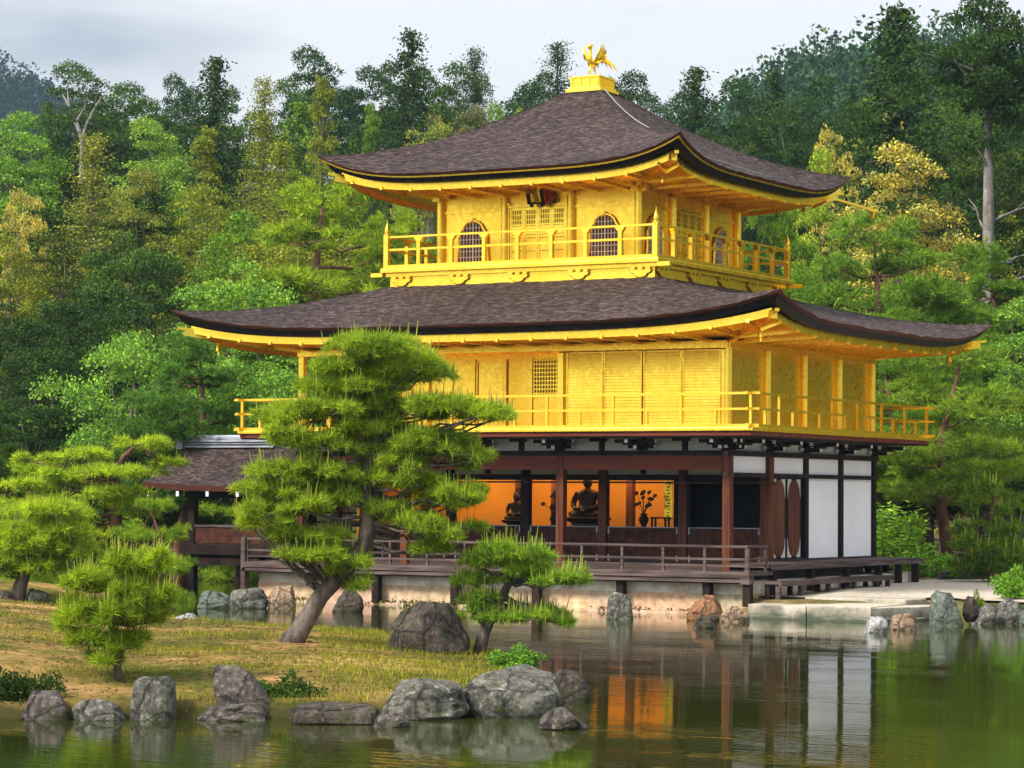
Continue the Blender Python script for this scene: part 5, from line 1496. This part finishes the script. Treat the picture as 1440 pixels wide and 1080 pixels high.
# named trees: kind, x, top y, distance, width, colour, name, label
for r in [
 # ---- skyline, left to right
 ('broad_a', 108, 92, 150, 150, DK2, 'broadleaf_tree', 'dark rounded tree at the left of the skyline behind the bare forked branches'),
 ('broad_b', 185, 118, 158, 130, DK2, 'broadleaf_tree', 'low round dark tree on the skyline left of the pointed dark fir'),
 ('broad_b', 250, 108, 160, 90, BLU, 'broadleaf_tree', 'flat-topped dark tree touching the left side of the pointed fir'),
 ('cedar_a', 303, 84, 146, 120, DK, 'fir_tree', 'pointed dark fir on the skyline left of the upper roof'),
 ('cedar_c', 372, 112, 128, 95, OL, 'pine_tree', 'thin open yellowish conifer with a pale bare trunk left of the upper roof tip'),
 ('broad_a', 440, 70, 165, 130, BLU, 'broadleaf_tree', 'wide dark tree on the skyline above the left tip of the upper roof'),
 ('cone_a', 455, 112, 134, 82, OL, 'cypress_tree', 'tall olive cypress with rounded top above the left tip of the upper roof'),
 ('cone_b', 522, 148, 136, 66, MID, 'cypress_tree', 'shorter green cypress right of the tall olive one'),
 ('cedar_b', 576, 46, 160, 130, DK, 'fir_tree', 'highest ragged dark tree on the skyline left of the roof finial'),
 ('broad_a', 520, 98, 168, 110, BLU, 'broadleaf_tree', 'bluish round tree just left of the highest ragged skyline tree'),
 ('cedar_c', 668, 70, 170, 90, BLU, 'fir_tree', 'thin-topped bluish tree right of the highest ragged skyline tree'),
 ('broad_b', 640, 92, 168, 110, DK2, 'broadleaf_tree', 'dense green tree between the two ragged skyline trees'),
 ('broad_c', 740, 118, 164, 120, BLU, 'broadleaf_tree', 'low dark tree dipping the skyline left of the roof finial'),
 ('cedar_b', 784, 62, 166, 100, DK, 'fir_tree', 'dark tree with a small rounded crest just left of the roof finial'),
 ('broad_a', 885, 104, 166, 120, DK, 'broadleaf_tree', 'dark tree directly right of the roof finial'),
 ('broad_b', 700, 148, 150, 70, MID, 'broadleaf_tree', 'light green tree above the left slope of the upper roof'),
 ('airy', 645, 150, 148, 110, BRN, 'bare_tree', 'greyish brown leafless-looking tree above the left slope of the upper roof'),
 ('airy', 600, 172, 140, 100, AMB, 'broadleaf_tree', 'yellow-tinged tree rising over the left slope of the upper roof'),
 ('broad_c', 735, 158, 150, 60, YG, 'broadleaf_tree', 'small yellowish tree peeping over the upper roof slope'),
 ('cedar_a', 978, 98, 160, 120, DK, 'fir_tree', 'dark pointed tree over the right slope of the upper roof'),
 ('broad_a', 1040, 112, 162, 120, BLU, 'broadleaf_tree', 'bluish tree right of the dark pointed one over the right roof slope'),
 ('cedar_b', 1088, 104, 158, 110, DK, 'fir_tree', 'dark fir where the far hillside meets the tree line'),
 ('broad_b', 1150, 108, 150, 110, BLU, 'broadleaf_tree', 'pale-topped green tree left of the tall cedar'),
 ('cedar_a', 1263, 12, 118, 190, DK, 'cedar_tree', 'tall dark cedar with a rounded tip right of the pavilion roofs'),
 ('high_pine', 1392, 6, 104, 250, DK, 'pine_tree', 'tallest dark pine with a bare grey lower trunk at the right'),
 ('broad_a', 1340, 118, 124, 130, DK2, 'broadleaf_tree', 'dark tree filling the gap between the tall cedar and the tallest pine'),
 ('broad_b', 1205, 150, 134, 110, DK, 'broadleaf_tree', 'dark tree behind the left side of the tall cedar'),
 ('broad_a', 1460, 60, 112, 160, DK, 'broadleaf_tree', 'dark tree at the right frame edge beside the tallest pine'),
 ('broad_b', 1110, 150, 142, 110, DK, 'broadleaf_tree', 'dark tree over the right end of the upper roof'),
 ('broad_c', 1040, 168, 140, 120, DK, 'broadleaf_tree', 'dark tree just above the descending right roof edge'),
 # ---- left wood, middle heights
 ('broad_a', 25, 160, 128, 150, BR, 'broadleaf_tree', 'bright green tree at the left frame edge under the blue hill'),
 ('airy', 35, 268, 112, 80, GOLDEN, 'broadleaf_tree', 'small tree with orange-gold young leaves at the left edge'),
 ('cedar_c', 132, 192, 116, 130, AMB, 'pine_tree', 'tall thin tree with an amber top and visible grey trunk in the left wood'),
 ('broad_c', 212, 168, 136, 130, LIME, 'maple_tree', 'bright lime maple between the amber tree and the rounded cypress'),
 ('broad_b', 195, 240, 126, 110, AMB, 'broadleaf_tree', 'brownish orange tree below the bright lime maple'),
 ('cone_a', 290, 182, 118, 108, OL, 'cypress_tree', 'rounded olive cypress cone in the middle of the left wood'),
 ('broad_b', 285, 262, 114, 130, OL, 'broadleaf_tree', 'olive tree with yellow patches under the rounded cypress'),
 ('broad_a', 335, 300, 106, 130, MID, 'broadleaf_tree', 'green tree below the rounded cypress left of the upper roof'),
 ('cedar_c', 395, 200, 118, 120, OL, 'pine_tree', 'olive layered conifer beside the left end of the upper roof'),
 ('broad_a', 75, 330, 106, 150, OLD, 'broadleaf_tree', 'dark olive tree in the shade under the amber tree'),
 ('broad_b', 10, 330, 98, 120, OL, 'broadleaf_tree', 'olive tree with golden tips at the left frame edge'),
 ('broad_a', 190, 330, 104, 160, DK2, 'broadleaf_tree', 'deep green tree around the grey trunk in the left wood'),
 ('broad_c', 130, 410, 96, 170, DK, 'broadleaf_tree', 'very dark tree above the bright green maple by the lower roof'),
 ('broad_a', 20, 430, 92, 160, DK, 'broadleaf_tree', 'very dark tree at the left frame edge behind the clipped pines'),
 ('broad_b', 70, 480, 88, 150, DK, 'broadleaf_tree', 'shaded dark tree behind the top of the clipped pines'),
 ('pine_a', 480, 252, 92, 300, YG, 'pine_tree', 'wide yellow-green layered pine behind the left end of the third storey balcony'),
 ('pine_b', 560, 300, 94, 150, YG, 'pine_tree', 'yellow-green pine touching the left corner of the third storey balcony'),
 ('broad_c', 330, 372, 88, 190, BR, 'maple_tree', 'light green maple above the left tip of the lower big roof'),
 ('broad_c', 190, 470, 84, 240, BR, 'maple_tree', 'bright green maple left of the lower big roof'),
 ('broad_a', 350, 490, 84, 180, BR, 'maple_tree', 'bright green maple under the left tip of the lower big roof'),
 ('pine_a', 258, 474, 76, 200, (.10, .22, .045), 'pine_tree', 'bluish green layered pine with a reddish trunk behind the fishing deck roof'),
 ('broad_b', 400, 580, 82, 130, MID, 'broadleaf_tree', 'green tree behind the left railing of the second storey'),
 # ---- right wood, middle heights
 ('broad_c', 1268, 206, 104, 175, GOLDEN, 'broadleaf_tree', 'big round tree with golden yellow young leaves right of the upper roof'),
 ('airy', 1180, 182, 122, 80, GOLDEN, 'broadleaf_tree', 'golden-topped tree between the upper roof end and the tall cedar'),
 ('airy', 1258, 158, 124, 56, GOLDEN, 'broadleaf_tree', 'small golden crown in front of the tall cedar trunk'),
 ('broad_c', 1150, 214, 112, 90, YG, 'broadleaf_tree', 'yellow-green bush-like tree behind the right end of the upper roof'),
 ('pine_b', 1085, 290, 98, 130, MID, 'pine_tree', 'green pine behind the right end of the third storey balcony'),
 ('pine_a', 1225, 304, 90, 240, (.17, .31, .04), 'pine_tree', 'layered green pine below the golden tree on the right'),
 ('pine_c', 1375, 345, 96, 170, MID, 'pine_tree', 'soft green pine below the tallest pine bare trunk'),
 ('pine_a', 1300, 390, 88, 210, MID, 'pine_tree', 'green pine above the right tip of the lower big roof'),
 ('broad_a', 1440, 420, 82, 120, BR, 'maple_tree', 'bright green maple at the right frame edge'),
 ('pine_b', 1340, 478, 78, 260, (.19, .31, .035), 'pine_tree', 'spreading pine with a reddish trunk right of the second storey railing'),
 ('pine_a', 1262, 500, 84, 170, MID, 'pine_tree', 'dark green pine touching the right side of the golden wall'),
 ('broad_a', 1300, 560, 90, 200, DK, 'broadleaf_tree', 'shaded dark tree behind the spreading pine on the right'),
 ('broad_b', 1420, 560, 82, 160, DK2, 'broadleaf_tree', 'deep green tree low at the right frame edge'),
 ('young_pine', 1392, 668, 70, 120, MID, 'pine_tree', 'young bushy pine with upright shoots at the right above the path'),
 ('broad_b', 1260, 610, 86, 120, DK, 'broadleaf_tree', 'dark tree right of the white wall panels'),
 # ---- clipped pines at the left
 ('cloud_b', 40, 650, 70, 170, (.28, .42, .035), 'clipped_pine', 'green clipped pine at the far left behind the leaning pine'),
  ('cloud_b', 218, 700, 66, 110, (.22, .36, .035), 'clipped_pine', 'low clipped pine just left of the fishing deck post'),
 ('cloud_b', 110, 690, 72, 170, (.19, .33, .035), 'clipped_pine', 'darker clipped pine under the yellow-green cloud pine'),
 ('cloud_b', 330, 668, 82, 150, (.24, .37, .035), 'clipped_pine', 'clipped pine seen through the posts of the fishing deck'),
 ('pine_a', -30, 560, 74, 170, DK2, 'pine_tree', 'dark pine cut by the left frame edge'),
]: tree(*r)
# ---- shaded undergrowth and filler rows of the wood (nothing tells these apart)
rf = np.random.default_rng(77)
def skyline(px):
    xs_ = [-200, 0, 60, 105, 150, 250, 300, 345, 440, 490, 576, 640, 720, 784, 830, 880, 980, 1040, 1085, 1150, 1210, 1263, 1330, 1400, 1600]
    ys_ = [210, 190, 165, 120, 135, 130, 120, 135, 100, 120, 90, 105, 125, 100, 110, 118, 118, 122, 118, 125, 110, 90, 110, 80, 60]
    return float(np.interp(px, xs_, ys_))
KEYS = ['broad_a', 'broad_b', 'broad_a', 'broad_c', 'cedar_b', 'broad_a']
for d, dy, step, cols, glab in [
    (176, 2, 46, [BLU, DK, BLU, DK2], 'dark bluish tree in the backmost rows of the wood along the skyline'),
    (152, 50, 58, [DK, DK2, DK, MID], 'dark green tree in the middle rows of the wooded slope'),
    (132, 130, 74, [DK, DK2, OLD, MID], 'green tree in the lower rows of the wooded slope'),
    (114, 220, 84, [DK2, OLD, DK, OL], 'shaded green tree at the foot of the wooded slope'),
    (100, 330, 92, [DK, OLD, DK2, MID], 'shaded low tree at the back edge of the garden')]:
    px = -150.
    while px < 1600:
        x = px+rf.uniform(-.3, .3)*step; yt = skyline(x)+dy+rf.uniform(-14, 26)
        hidden = (450 < x < 1190 and yt > 190) or (250 < x < 1260 and yt > 360)
        if not hidden:
            key = KEYS[rf.integers(0, len(KEYS))] if d > 120 else ['broad_a', 'broad_b', 'broad_c'][rf.integers(0, 3)]
            wpx = step*rf.uniform(1.6, 2.4)
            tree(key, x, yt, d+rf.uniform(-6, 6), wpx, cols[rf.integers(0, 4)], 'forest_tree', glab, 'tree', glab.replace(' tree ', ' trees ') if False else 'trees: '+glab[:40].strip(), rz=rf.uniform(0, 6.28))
        px += step
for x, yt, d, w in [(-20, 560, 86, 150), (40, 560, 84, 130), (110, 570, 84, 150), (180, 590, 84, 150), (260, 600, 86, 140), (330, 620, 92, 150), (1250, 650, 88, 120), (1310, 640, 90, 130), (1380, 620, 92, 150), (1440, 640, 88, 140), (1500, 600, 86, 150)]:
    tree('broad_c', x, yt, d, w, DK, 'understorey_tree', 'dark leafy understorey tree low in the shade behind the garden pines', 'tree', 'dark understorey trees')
for px, d in zip((1590, 1680, 1770, 1850, 1950, 2050, 2160, 2280, 2400, 2550, 2700, 1640, 1820, 2000, 2200, 2450), (92, 88, 90, 86, 88, 84, 86, 82, 80, 78, 76, 112, 110, 108, 105, 100)):
    tree('broad_b', px, 150+rf.uniform(-40, 40), d, 170, [DK, DK2, OLD][int(px) % 3], 'forest_tree', 'dark tree of the garden wood continuing beyond the right edge of the view', 'tree', 'trees beyond the right edge', rz=rf.uniform(0, 6.28))
# bare forked branches of a dead tree on the left skyline, and the bare lower limbs of the tall right pine
def bare_tree(pts_px, d, name, label, rbase, mat='palebark'):
    base = at_depth(*pts_px[0][0], d); o = empty(name, tuple(base), label, 'tree'); m = MB()
    for ln, r in zip(pts_px, [rbase]+[rbase*.6]*(len(pts_px)-1)):
        P = [at_depth(x, y, d+.4*((i*7) % 3-1)) for i, (x, y) in enumerate(ln)]
        m.tube(P, list(np.linspace(r, r*.3, len(P))), 6)
    m.build('trunk', M[mat], o, smooth=True); return o
bare_tree([[(114, 260), (115, 198), (108, 170), (97, 150), (95, 128)], [(115, 195), (122, 172), (134, 150), (136, 130)], [(112, 186), (104, 172)], [(97, 150), (88, 132)], [(134, 150), (142, 138)], [(108, 170), (118, 152)], [(122, 172), (132, 176)]], 128, 'bare_tree', 'pale leafless forked tree standing out on the left skyline', .11)
# ---- tall shaped pine on the island: trunk and cushions follow the photograph, with real depth
def island_tree(key, base_px, trunk_px, trunk_r, pads_px, seed, d, dens, nn, ln, wd, candle, clen, cw, depthk=.55, bark='bark', layersd=3, padk=(1.0, 1.0), **k):
    s = d/FPX
    bx_, by_ = base_px
    T = [((x-bx_)*s, dz, (by_-y)*s) for x, y, dz in trunk_px]
    T = [(x, y, z) for x, y, z in T]
    rg = np.random.default_rng(seed); pads = []
    for (x, y, hw, hh) in pads_px:
        X, Z = (x-bx_)*s, (by_-y)*s; rx, rz_ = hw*s, hh*s
        for q in range(layersd):
            off = (q-(layersd-1)/2)*rx*depthk*1.3
            sh_ = 1-.25*abs(q-(layersd-1)/2)
            pads.append((X+rg.normal(0, rx*.10), off+rg.normal(0, .08), Z+rg.normal(0, rz_*.22), rx*padk[0]*sh_, rx*.7*sh_, rz_*padk[1]))
    pads_to_tree(key, pads, T, trunk_r, seed, dens, nn, ln, wd, .92, candle, clen, cw, bark, True, .030, .42, **k)
YAW = math.atan2(RH[1], RH[0])
def stand(key, name, base_px, fn, d0, d1, color, label, cat='tree', scale=1.0):
    p = hit(*base_px, fn, d0, d1) if fn else at_depth(*base_px, d0)
    return plant(key, name, p, scale, scale, YAW, color, label, cat), p
TP = hit(415, 903, island_z, 36, 50); dT = depth_of(TP)
PADS = [(528, 492, 70, 20), (480, 515, 46, 22), (580, 520, 52, 22), (540, 535, 50, 18), (455, 548, 38, 15),
        (420, 578, 56, 15), (470, 572, 50, 17), (540, 572, 40, 18), (605, 572, 58, 15), (668, 578, 40, 12),
        (405, 612, 44, 11), (455, 622, 52, 13), (585, 618, 50, 15), (640, 625, 44, 15), (655, 648, 30, 12),
        (395, 668, 44, 15), (450, 662, 46, 18), (520, 668, 40, 16), (590, 676, 46, 16), (560, 650, 40, 13), (650, 700, 46, 15), (615, 705, 42, 15),
        (375, 718, 44, 15), (425, 715, 46, 16), (355, 735, 26, 10), (480, 700, 38, 15), (580, 735, 44, 16), (630, 745, 40, 15), (395, 745, 40, 13),
        (430, 775, 46, 15), (490, 795, 36, 15), (505, 822, 24, 10), (610, 772, 34, 12), (450, 752, 40, 13), (500, 545, 60, 18), (545, 600, 40, 14), (490, 600, 40, 13), (530, 640, 40, 13), (470, 690, 40, 14), (540, 715, 36, 13), (360, 690, 30, 12), (410, 690, 40, 13), (385, 590, 36, 11), (700, 582, 28, 8), (680, 640, 24, 9), (470, 780, 40, 14), (405, 758, 40, 13)]
TR = [(405, 912, 0), (425, 880, .0), (450, 838, .05), (485, 800, .1), (512, 765, .1), (517, 720, 0), (516, 670, -.05), (522, 622, 0), (518, 585, .1), (500, 555, .1), (478, 535, 0)]
island_tree('tall_pine', (415, 903), TR, [.20, .155, .135, .13, .13, .12, .105, .085, .07, .05, .025], PADS, 41, dT, 400, 15, .14, .011, .10, .24, .022)
stand('tall_pine', 'pine_tree', (415, 903), island_z, 36, 50, (.27, .40, .034), 'tall shaped pine with a leaning grey trunk in the middle of the island')
SPP = hit(678, 920, island_z, 34, 52); dS = depth_of(SPP)
island_tree('small_pine', (678, 920), [(672, 926, 0), (680, 890, 0), (695, 855, 0), (706, 838, 0), (715, 820, .02), (718, 795, .02), (712, 775, 0), (722, 765, 0)], [.11, .10, .085, .075, .06, .05, .035, .015],
            [(700, 775, 50, 14), (745, 782, 44, 13), (672, 795, 30, 11), (665, 818, 30, 10), (770, 812, 48, 12), (800, 815, 32, 9), (735, 800, 40, 12), (665, 862, 34, 12), (700, 868, 38, 12), (745, 865, 48, 13), (785, 868, 28, 11), (690, 842, 34, 9)],
            42, dS, 300, 16, .13, .011, .22, .24, .022, bark='bark')
stand('small_pine', 'pine_tree', (678, 920), island_z, 34, 52, (.25, .42, .042), 'small layered pine with pale upright shoots beside the big dark boulder')
YP = hit(166, 955, island_z, 26, 46); dY = depth_of(YP)
island_tree('left_young_pine', (166, 955), [(167, 962, 0), (163, 920, 0), (155, 890, 0), (158, 850, 0), (150, 820, 0), (165, 790, 0)], [.055, .05, .04, .035, .025, .012],
            [(170, 795, 46, 20), (215, 790, 34, 22), (120, 825, 40, 22), (190, 830, 50, 24), (225, 835, 30, 22), (110, 858, 40, 16), (160, 865, 50, 20), (205, 870, 38, 18), (120, 905, 34, 14), (180, 905, 36, 14), (150, 925, 26, 10), (90, 875, 24, 10)],
            43, dY, 520, 16, .14, .010, .18, .24, .018, padk=(.80, .9))
stand('left_young_pine', 'pine_tree', (166, 955), island_z, 26, 46, (.28, .41, .03), 'bushy young pine on the left of the island beside the upright stone')
LP = hit(26, 846, bank_z, 50, 66); dL = depth_of(LP)
island_tree('leaning_pine', (26, 846), [(22, 852, 0), (28, 825, 0), (36, 800, 0), (45, 775, 0), (60, 745, 0)], [.17, .15, .12, .09, .04],
            [(65, 722, 50, 16), (20, 755, 46, 18), (90, 752, 46, 16), (50, 765, 50, 18), (110, 775, 30, 14), (0, 790, 40, 16), (60, 795, 40, 14)], 44, dL, 260, 15, .2, .016, .12, .26, .026)
stand('leaning_pine', 'pine_tree', (26, 846), bank_z, 50, 66, (.35, .49, .034), 'short leaning pine with shoots on the far bank at the left')
dC = 68.
island_tree('cloud_main', (162, 800), [(162, 812, 0), (160, 740, .1), (163, 690, 0), (160, 650, 0), (172, 625, 0), (192, 606, 0)], [.20, .17, .15, .12, .08, .03],
            [(195, 606, 46, 8), (125, 622, 40, 8), (50, 628, 34, 9), (165, 645, 70, 8), (85, 654, 50, 8), (30, 668, 45, 9), (236, 634, 26, 6), (150, 673, 58, 9), (62, 692, 58, 9), (180, 690, 38, 7), (112, 706, 48, 9), (188, 702, 38, 9), (20, 704, 40, 10), (150, 735, 48, 9), (225, 735, 34, 8), (80, 738, 48, 9)],
            45, dC, 110, 13, .2, .022, .05, .25, .03, bark='redbark', padk=(.95, .9))
pC = at_depth(162, 800, dC); pC[2] = .5
plant('cloud_main', 'clipped_pine', pC, 1, 1, YAW, (.36, .50, .038), 'yellow-green cloud-clipped pine with a red trunk left of the fishing deck', 'tree')
# ---- shrubs
def put_shrub(key, px, yb, wpx, hpx, color, label, fn=None, d0=26, d1=90, zb=None, name='shrub'):
    p = hit(px, yb, fn, d0, d1) if fn else on_plane(px, yb, 2, zb)
    d = depth_of(p); tm, cm, h, w = PROTO[key]
    o = plant(key, name, p, wpx/FPX*d/w, hpx/FPX*d/h, px*.7, color, label, 'shrub'); return o
put_shrub('shrub', 404, 1000, 92, 56, (.045, .10, .018), 'dark leafy shrub beside the pointed rock on the island shore', zb=.12)
put_shrub('shrub_fine', 20, 1000, 110, 58, (.030, .062, .014), 'dark clipped bush at the lower left frame edge', zb=.14)
put_shrub('shrub', 727, 940, 70, 34, (.13, .29, .035), 'bright green low bush between the small pine and the dome boulder', fn=island_z)
put_shrub('shrub', 702, 1004, 44, 22, (.10, .17, .022), 'small fern tuft at the foot of the dome-shaped boulder', zb=.13, name='fern')
put_shrub('shrub', 762, 1004, 36, 18, (.10, .17, .022), 'smaller fern tuft at the right foot of the dome-shaped boulder', zb=.13, name='fern')
put_shrub('bamboo', 1250, 806, 90, 98, (.34, .58, .06), 'bright lime dwarf bamboo at the right end of the pavilion', zb=.55, name='dwarf_bamboo')
put_shrub('shrub', 1304, 812, 90, 46, (.22, .44, .05), 'round green shrub right of the dwarf bamboo', zb=.56)
put_shrub('shrub_fine', 1322, 776, 84, 36, (.26, .23, .045), 'flat olive clipped shrub before the bamboo fence', zb=.62)
put_shrub('shrub', 1428, 840, 60, 44, (.15, .33, .035), 'round bright green bush at the right frame edge above the shore stones', zb=.56)
put_shrub('shrub', 1408, 800, 70, 60, (.06, .15, .03), 'mid green shrub below the young pine at the right', zb=.58)
put_shrub('shrub', 1345, 775, 90, 40, (.20, .40, .05), 'green leafy shrub behind the olive clipped shrub', zb=.62)
put_shrub('shrub', 1275, 770, 80, 50, (.28, .50, .055), 'tall bright leafy shrub behind the dwarf bamboo', zb=.62)
put_shrub('shrub', 1440, 780, 90, 70, (.22, .42, .05), 'leafy green shrub cut by the right frame edge', zb=.62)
put_shrub('shrub_fine', 1240, 740, 60, 50, (.10, .20, .03), 'dim green shrub at the back corner of the pavilion', zb=.65)
put_shrub('shrub', 1354, 790, 50, 28, (.05, .09, .02), 'dark low shrub behind the stone trough', zb=.6)
put_shrub('shrub', 1372, 868, 26, 38, (.17, .24, .025), 'yellow-green weed between the right shore stones', zb=.2, name='weed')
put_shrub('shrub', 1182, 866, 26, 14, (.13, .20, .03), 'small weed growing at the waterline of the stone landing', zb=.17, name='weed')
# ---- reeds by the channel seen under the fishing deck, grass and moss tufts: stuff
rg = np.random.default_rng(91)
def blades(P, h, w, tilt, rg):
    n = len(P); a = rg.uniform(0, 6.28, n); s = np.stack([np.cos(a), np.sin(a), 0*a], 1)*w/2
    hh = h*rg.uniform(.5, 1.2, (n, 1)); t = P+np.array([0, 0, 1.0])*hh+rg.normal(0, tilt, (n, 3))*hh*np.array([1, 1, .1])
    V = np.stack([P-s, P+s, t], 1).reshape(-1, 3); return V, np.arange(3*n).reshape(n, 3)
Q = []
for px_, d in zip(rg.uniform(255, 420, 2600), rg.uniform(94.5, 99, 2600)): Q.append(pd(px_, d))
Q = np.array(Q); Pz = np.c_[Q, np.maximum(ground_z(Q), .05)]
V, F = blades(Pz, 1.1, .05, .12, rg)
o = link('reeds', fastmesh('reeds', V, F, M['leaf'])); o.color = (.13, .33, .03, 1); tag(o, 'bright green reeds on the channel bank seen under the fishing deck', 'reeds', kind='stuff')
n = 120000
Q = np.stack([rg.uniform(-14, 10.4, n), rg.uniform(-34, -12, n)], 1); sI = sdf_poly(Q, ISL)
wv = wob(Q, 1.1)+.35*wob(Q, 3.1)
k_ = (Q-CAM_P[:2])@RH/np.maximum((Q-CAM_P[:2])@FH, 1)*FPX+720
grassy = (sI > .15) & ((wv > .28) | (sI < .9) & (wv > -.3) | (k_ > 455) & (wv > -.45))
Q = Q[grassy]; Pz = np.c_[Q, island_z(Q)-.01]
V, F = blades(Pz, .10, .014, .35, rg)
o = link('island_grass', fastmesh('island_grass', V, F, M['leaf'])); o.color = (.20, .22, .025, 1); tag(o, 'short yellow-green grass and moss on the island', 'grass', kind='stuff')
# a litter of dry needles and small stones over the sandy island soil
n = 26000
Q = np.stack([rg.uniform(-16, 10.4, n), rg.uniform(-34, -12, n)], 1); Q = Q[sdf_poly(Q, ISL) > .4]
Pz = np.c_[Q, island_z(Q)+.006]
V, F = leaf_quads(Pz, rg.normal(0, 1, (len(Pz), 3))*np.array([1, 1, .15]), .07, .022, rg)
o = link('needle_litter', fastmesh('needle_litter', V, F, M['leaf'])); o.color = (.21, .135, .06, 1); tag(o, 'dry brown pine needle litter on the island soil', 'litter', kind='stuff')
# ---- moss and weeds along the footing of the pavilion
n = 3000
x = rg.uniform(-12.2, .3, n); P = np.stack([x, rg.uniform(-1.24, -1.0, n), np.full(n, .15)], 1)
P = P[(np.sin(x*2.1)+np.sin(x*.9+1)+rg.normal(0, .6, n)) > -.1]
V, F = leaf_quads(P+rg.normal(0, .03, P.shape), rg.normal(0, 1, P.shape), .08, .045, rg)
o = link('footing_moss', fastmesh('footing_moss', V, F, M['leaf'])); o.color = (.08, .085, .02, 1); tag(o, 'mossy weeds along the waterline of the footing', 'moss', kind='stuff')

# ---- wooded far hills
def hill(name, ridge, d, depth_back, color, tree_h, tree_w, n, lf, seed, sname, label, foot=0):
    """ridge: list of (px, y) at distance d; a slope falls from it towards the camera"""
    rg = np.random.default_rng(seed)
    xs_ = np.array([p[0] for p in ridge], float); ys_ = np.array([p[1] for p in ridge], float)
    pxs = np.linspace(xs_[0], xs_[-1], 90); fr = np.linspace(0, 1, 24)
    zr = np.array([at_depth(x, np.interp(x, xs_, ys_), d)[2] for x in pxs])-tree_h*.8
    V = []
    for f in fr:
        dd_ = d-depth_back*(1-f)
        for x, z in zip(pxs, zr):
            q = pd(x, dd_); V.append((*q, foot+(z-foot)*f**1.2+2*math.sin(x*.05+f*9)*(f*(1-f)*4)))
    for x, z in zip(pxs, zr):                       # back slope down to the ground
        q = pd(x, d+depth_back*.6); V.append((*q, -2))
    V = np.array(V); F = grid_faces(25, 90)
    tag(link(name, fastmesh(name, V, F, M['ground'], smooth=True)), kind='structure')
    i = rg.uniform(0, 1, n)**.6; j = rg.uniform(0, 1, n)
    bx_ = np.clip((j*89).astype(int), 0, 88); by_ = np.clip((i*23).astype(int), 0, 22)
    g = V.reshape(25, 90, 3); fu = j*89-bx_; fv = i*23-by_
    P = (g[by_, bx_]*((1-fu)*(1-fv))[:, None]+g[by_, bx_+1]*(fu*(1-fv))[:, None]+g[by_+1, bx_]*((1-fu)*fv)[:, None]+g[by_+1, bx_+1]*(fu*fv)[:, None])
    m = 60; hs = tree_h*rg.uniform(.6, 1.15, (n, 1, 1)); ws = tree_w*rg.uniform(.7, 1.3, (n, 1, 1))
    t = rg.uniform(.1, 1, (n, m, 1)); q = ball(rg, n*m).reshape(n, m, 3); q[..., 2:] = 0
    C = P[:, None, :]+q*ws*.5*((1-t)**.6+.12)+np.concatenate([0*t, 0*t, t*hs], 2)
    Vv, Ff = leaf_quads(C.reshape(-1, 3), rg.normal(0, 1, (n*m, 3))+np.array([0, 0, -.2]), lf, lf*.6, rg)
    o = link(sname, fastmesh(sname, Vv, Ff, M['leaf'])); o.color = (*color, 1); tag(o, label, 'forest', kind='stuff')
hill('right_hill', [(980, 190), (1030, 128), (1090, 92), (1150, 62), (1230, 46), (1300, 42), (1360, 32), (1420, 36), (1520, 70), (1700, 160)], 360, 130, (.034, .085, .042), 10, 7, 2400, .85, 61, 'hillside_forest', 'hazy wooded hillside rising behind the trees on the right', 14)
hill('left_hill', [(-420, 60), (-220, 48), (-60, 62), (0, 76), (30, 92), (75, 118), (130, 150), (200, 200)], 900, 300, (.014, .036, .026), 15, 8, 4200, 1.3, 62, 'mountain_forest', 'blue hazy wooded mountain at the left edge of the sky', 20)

# ------------------------------------------------------------------ air
HAZE = 0.00014
if HAZE > 0:
    V = [(x, y, z) for z in (-3, 190) for x, y in ((-1700, -400), (900, -400), (900, 1700), (-1700, 1700))]
    Fh = np.array([[0, 3, 2, 1], [4, 5, 6, 7], [0, 1, 5, 4], [1, 2, 6, 5], [2, 3, 7, 6], [3, 0, 4, 7]])
    hm = bpy.data.materials.new('air'); hm.use_nodes = True; hm.node_tree.nodes.clear()
    ho = hm.node_tree.nodes.new('ShaderNodeOutputMaterial'); hv = hm.node_tree.nodes.new('ShaderNodeVolumePrincipled')
    hv.inputs['Color'].default_value = (.52, .76, 1.0, 1); hv.inputs['Density'].default_value = HAZE; hv.inputs['Anisotropy'].default_value = .2
    hm.node_tree.links.new(hv.outputs['Volume'], ho.inputs['Volume'])
    tag(link('haze', fastmesh('haze', V, Fh, hm)), kind='stuff')
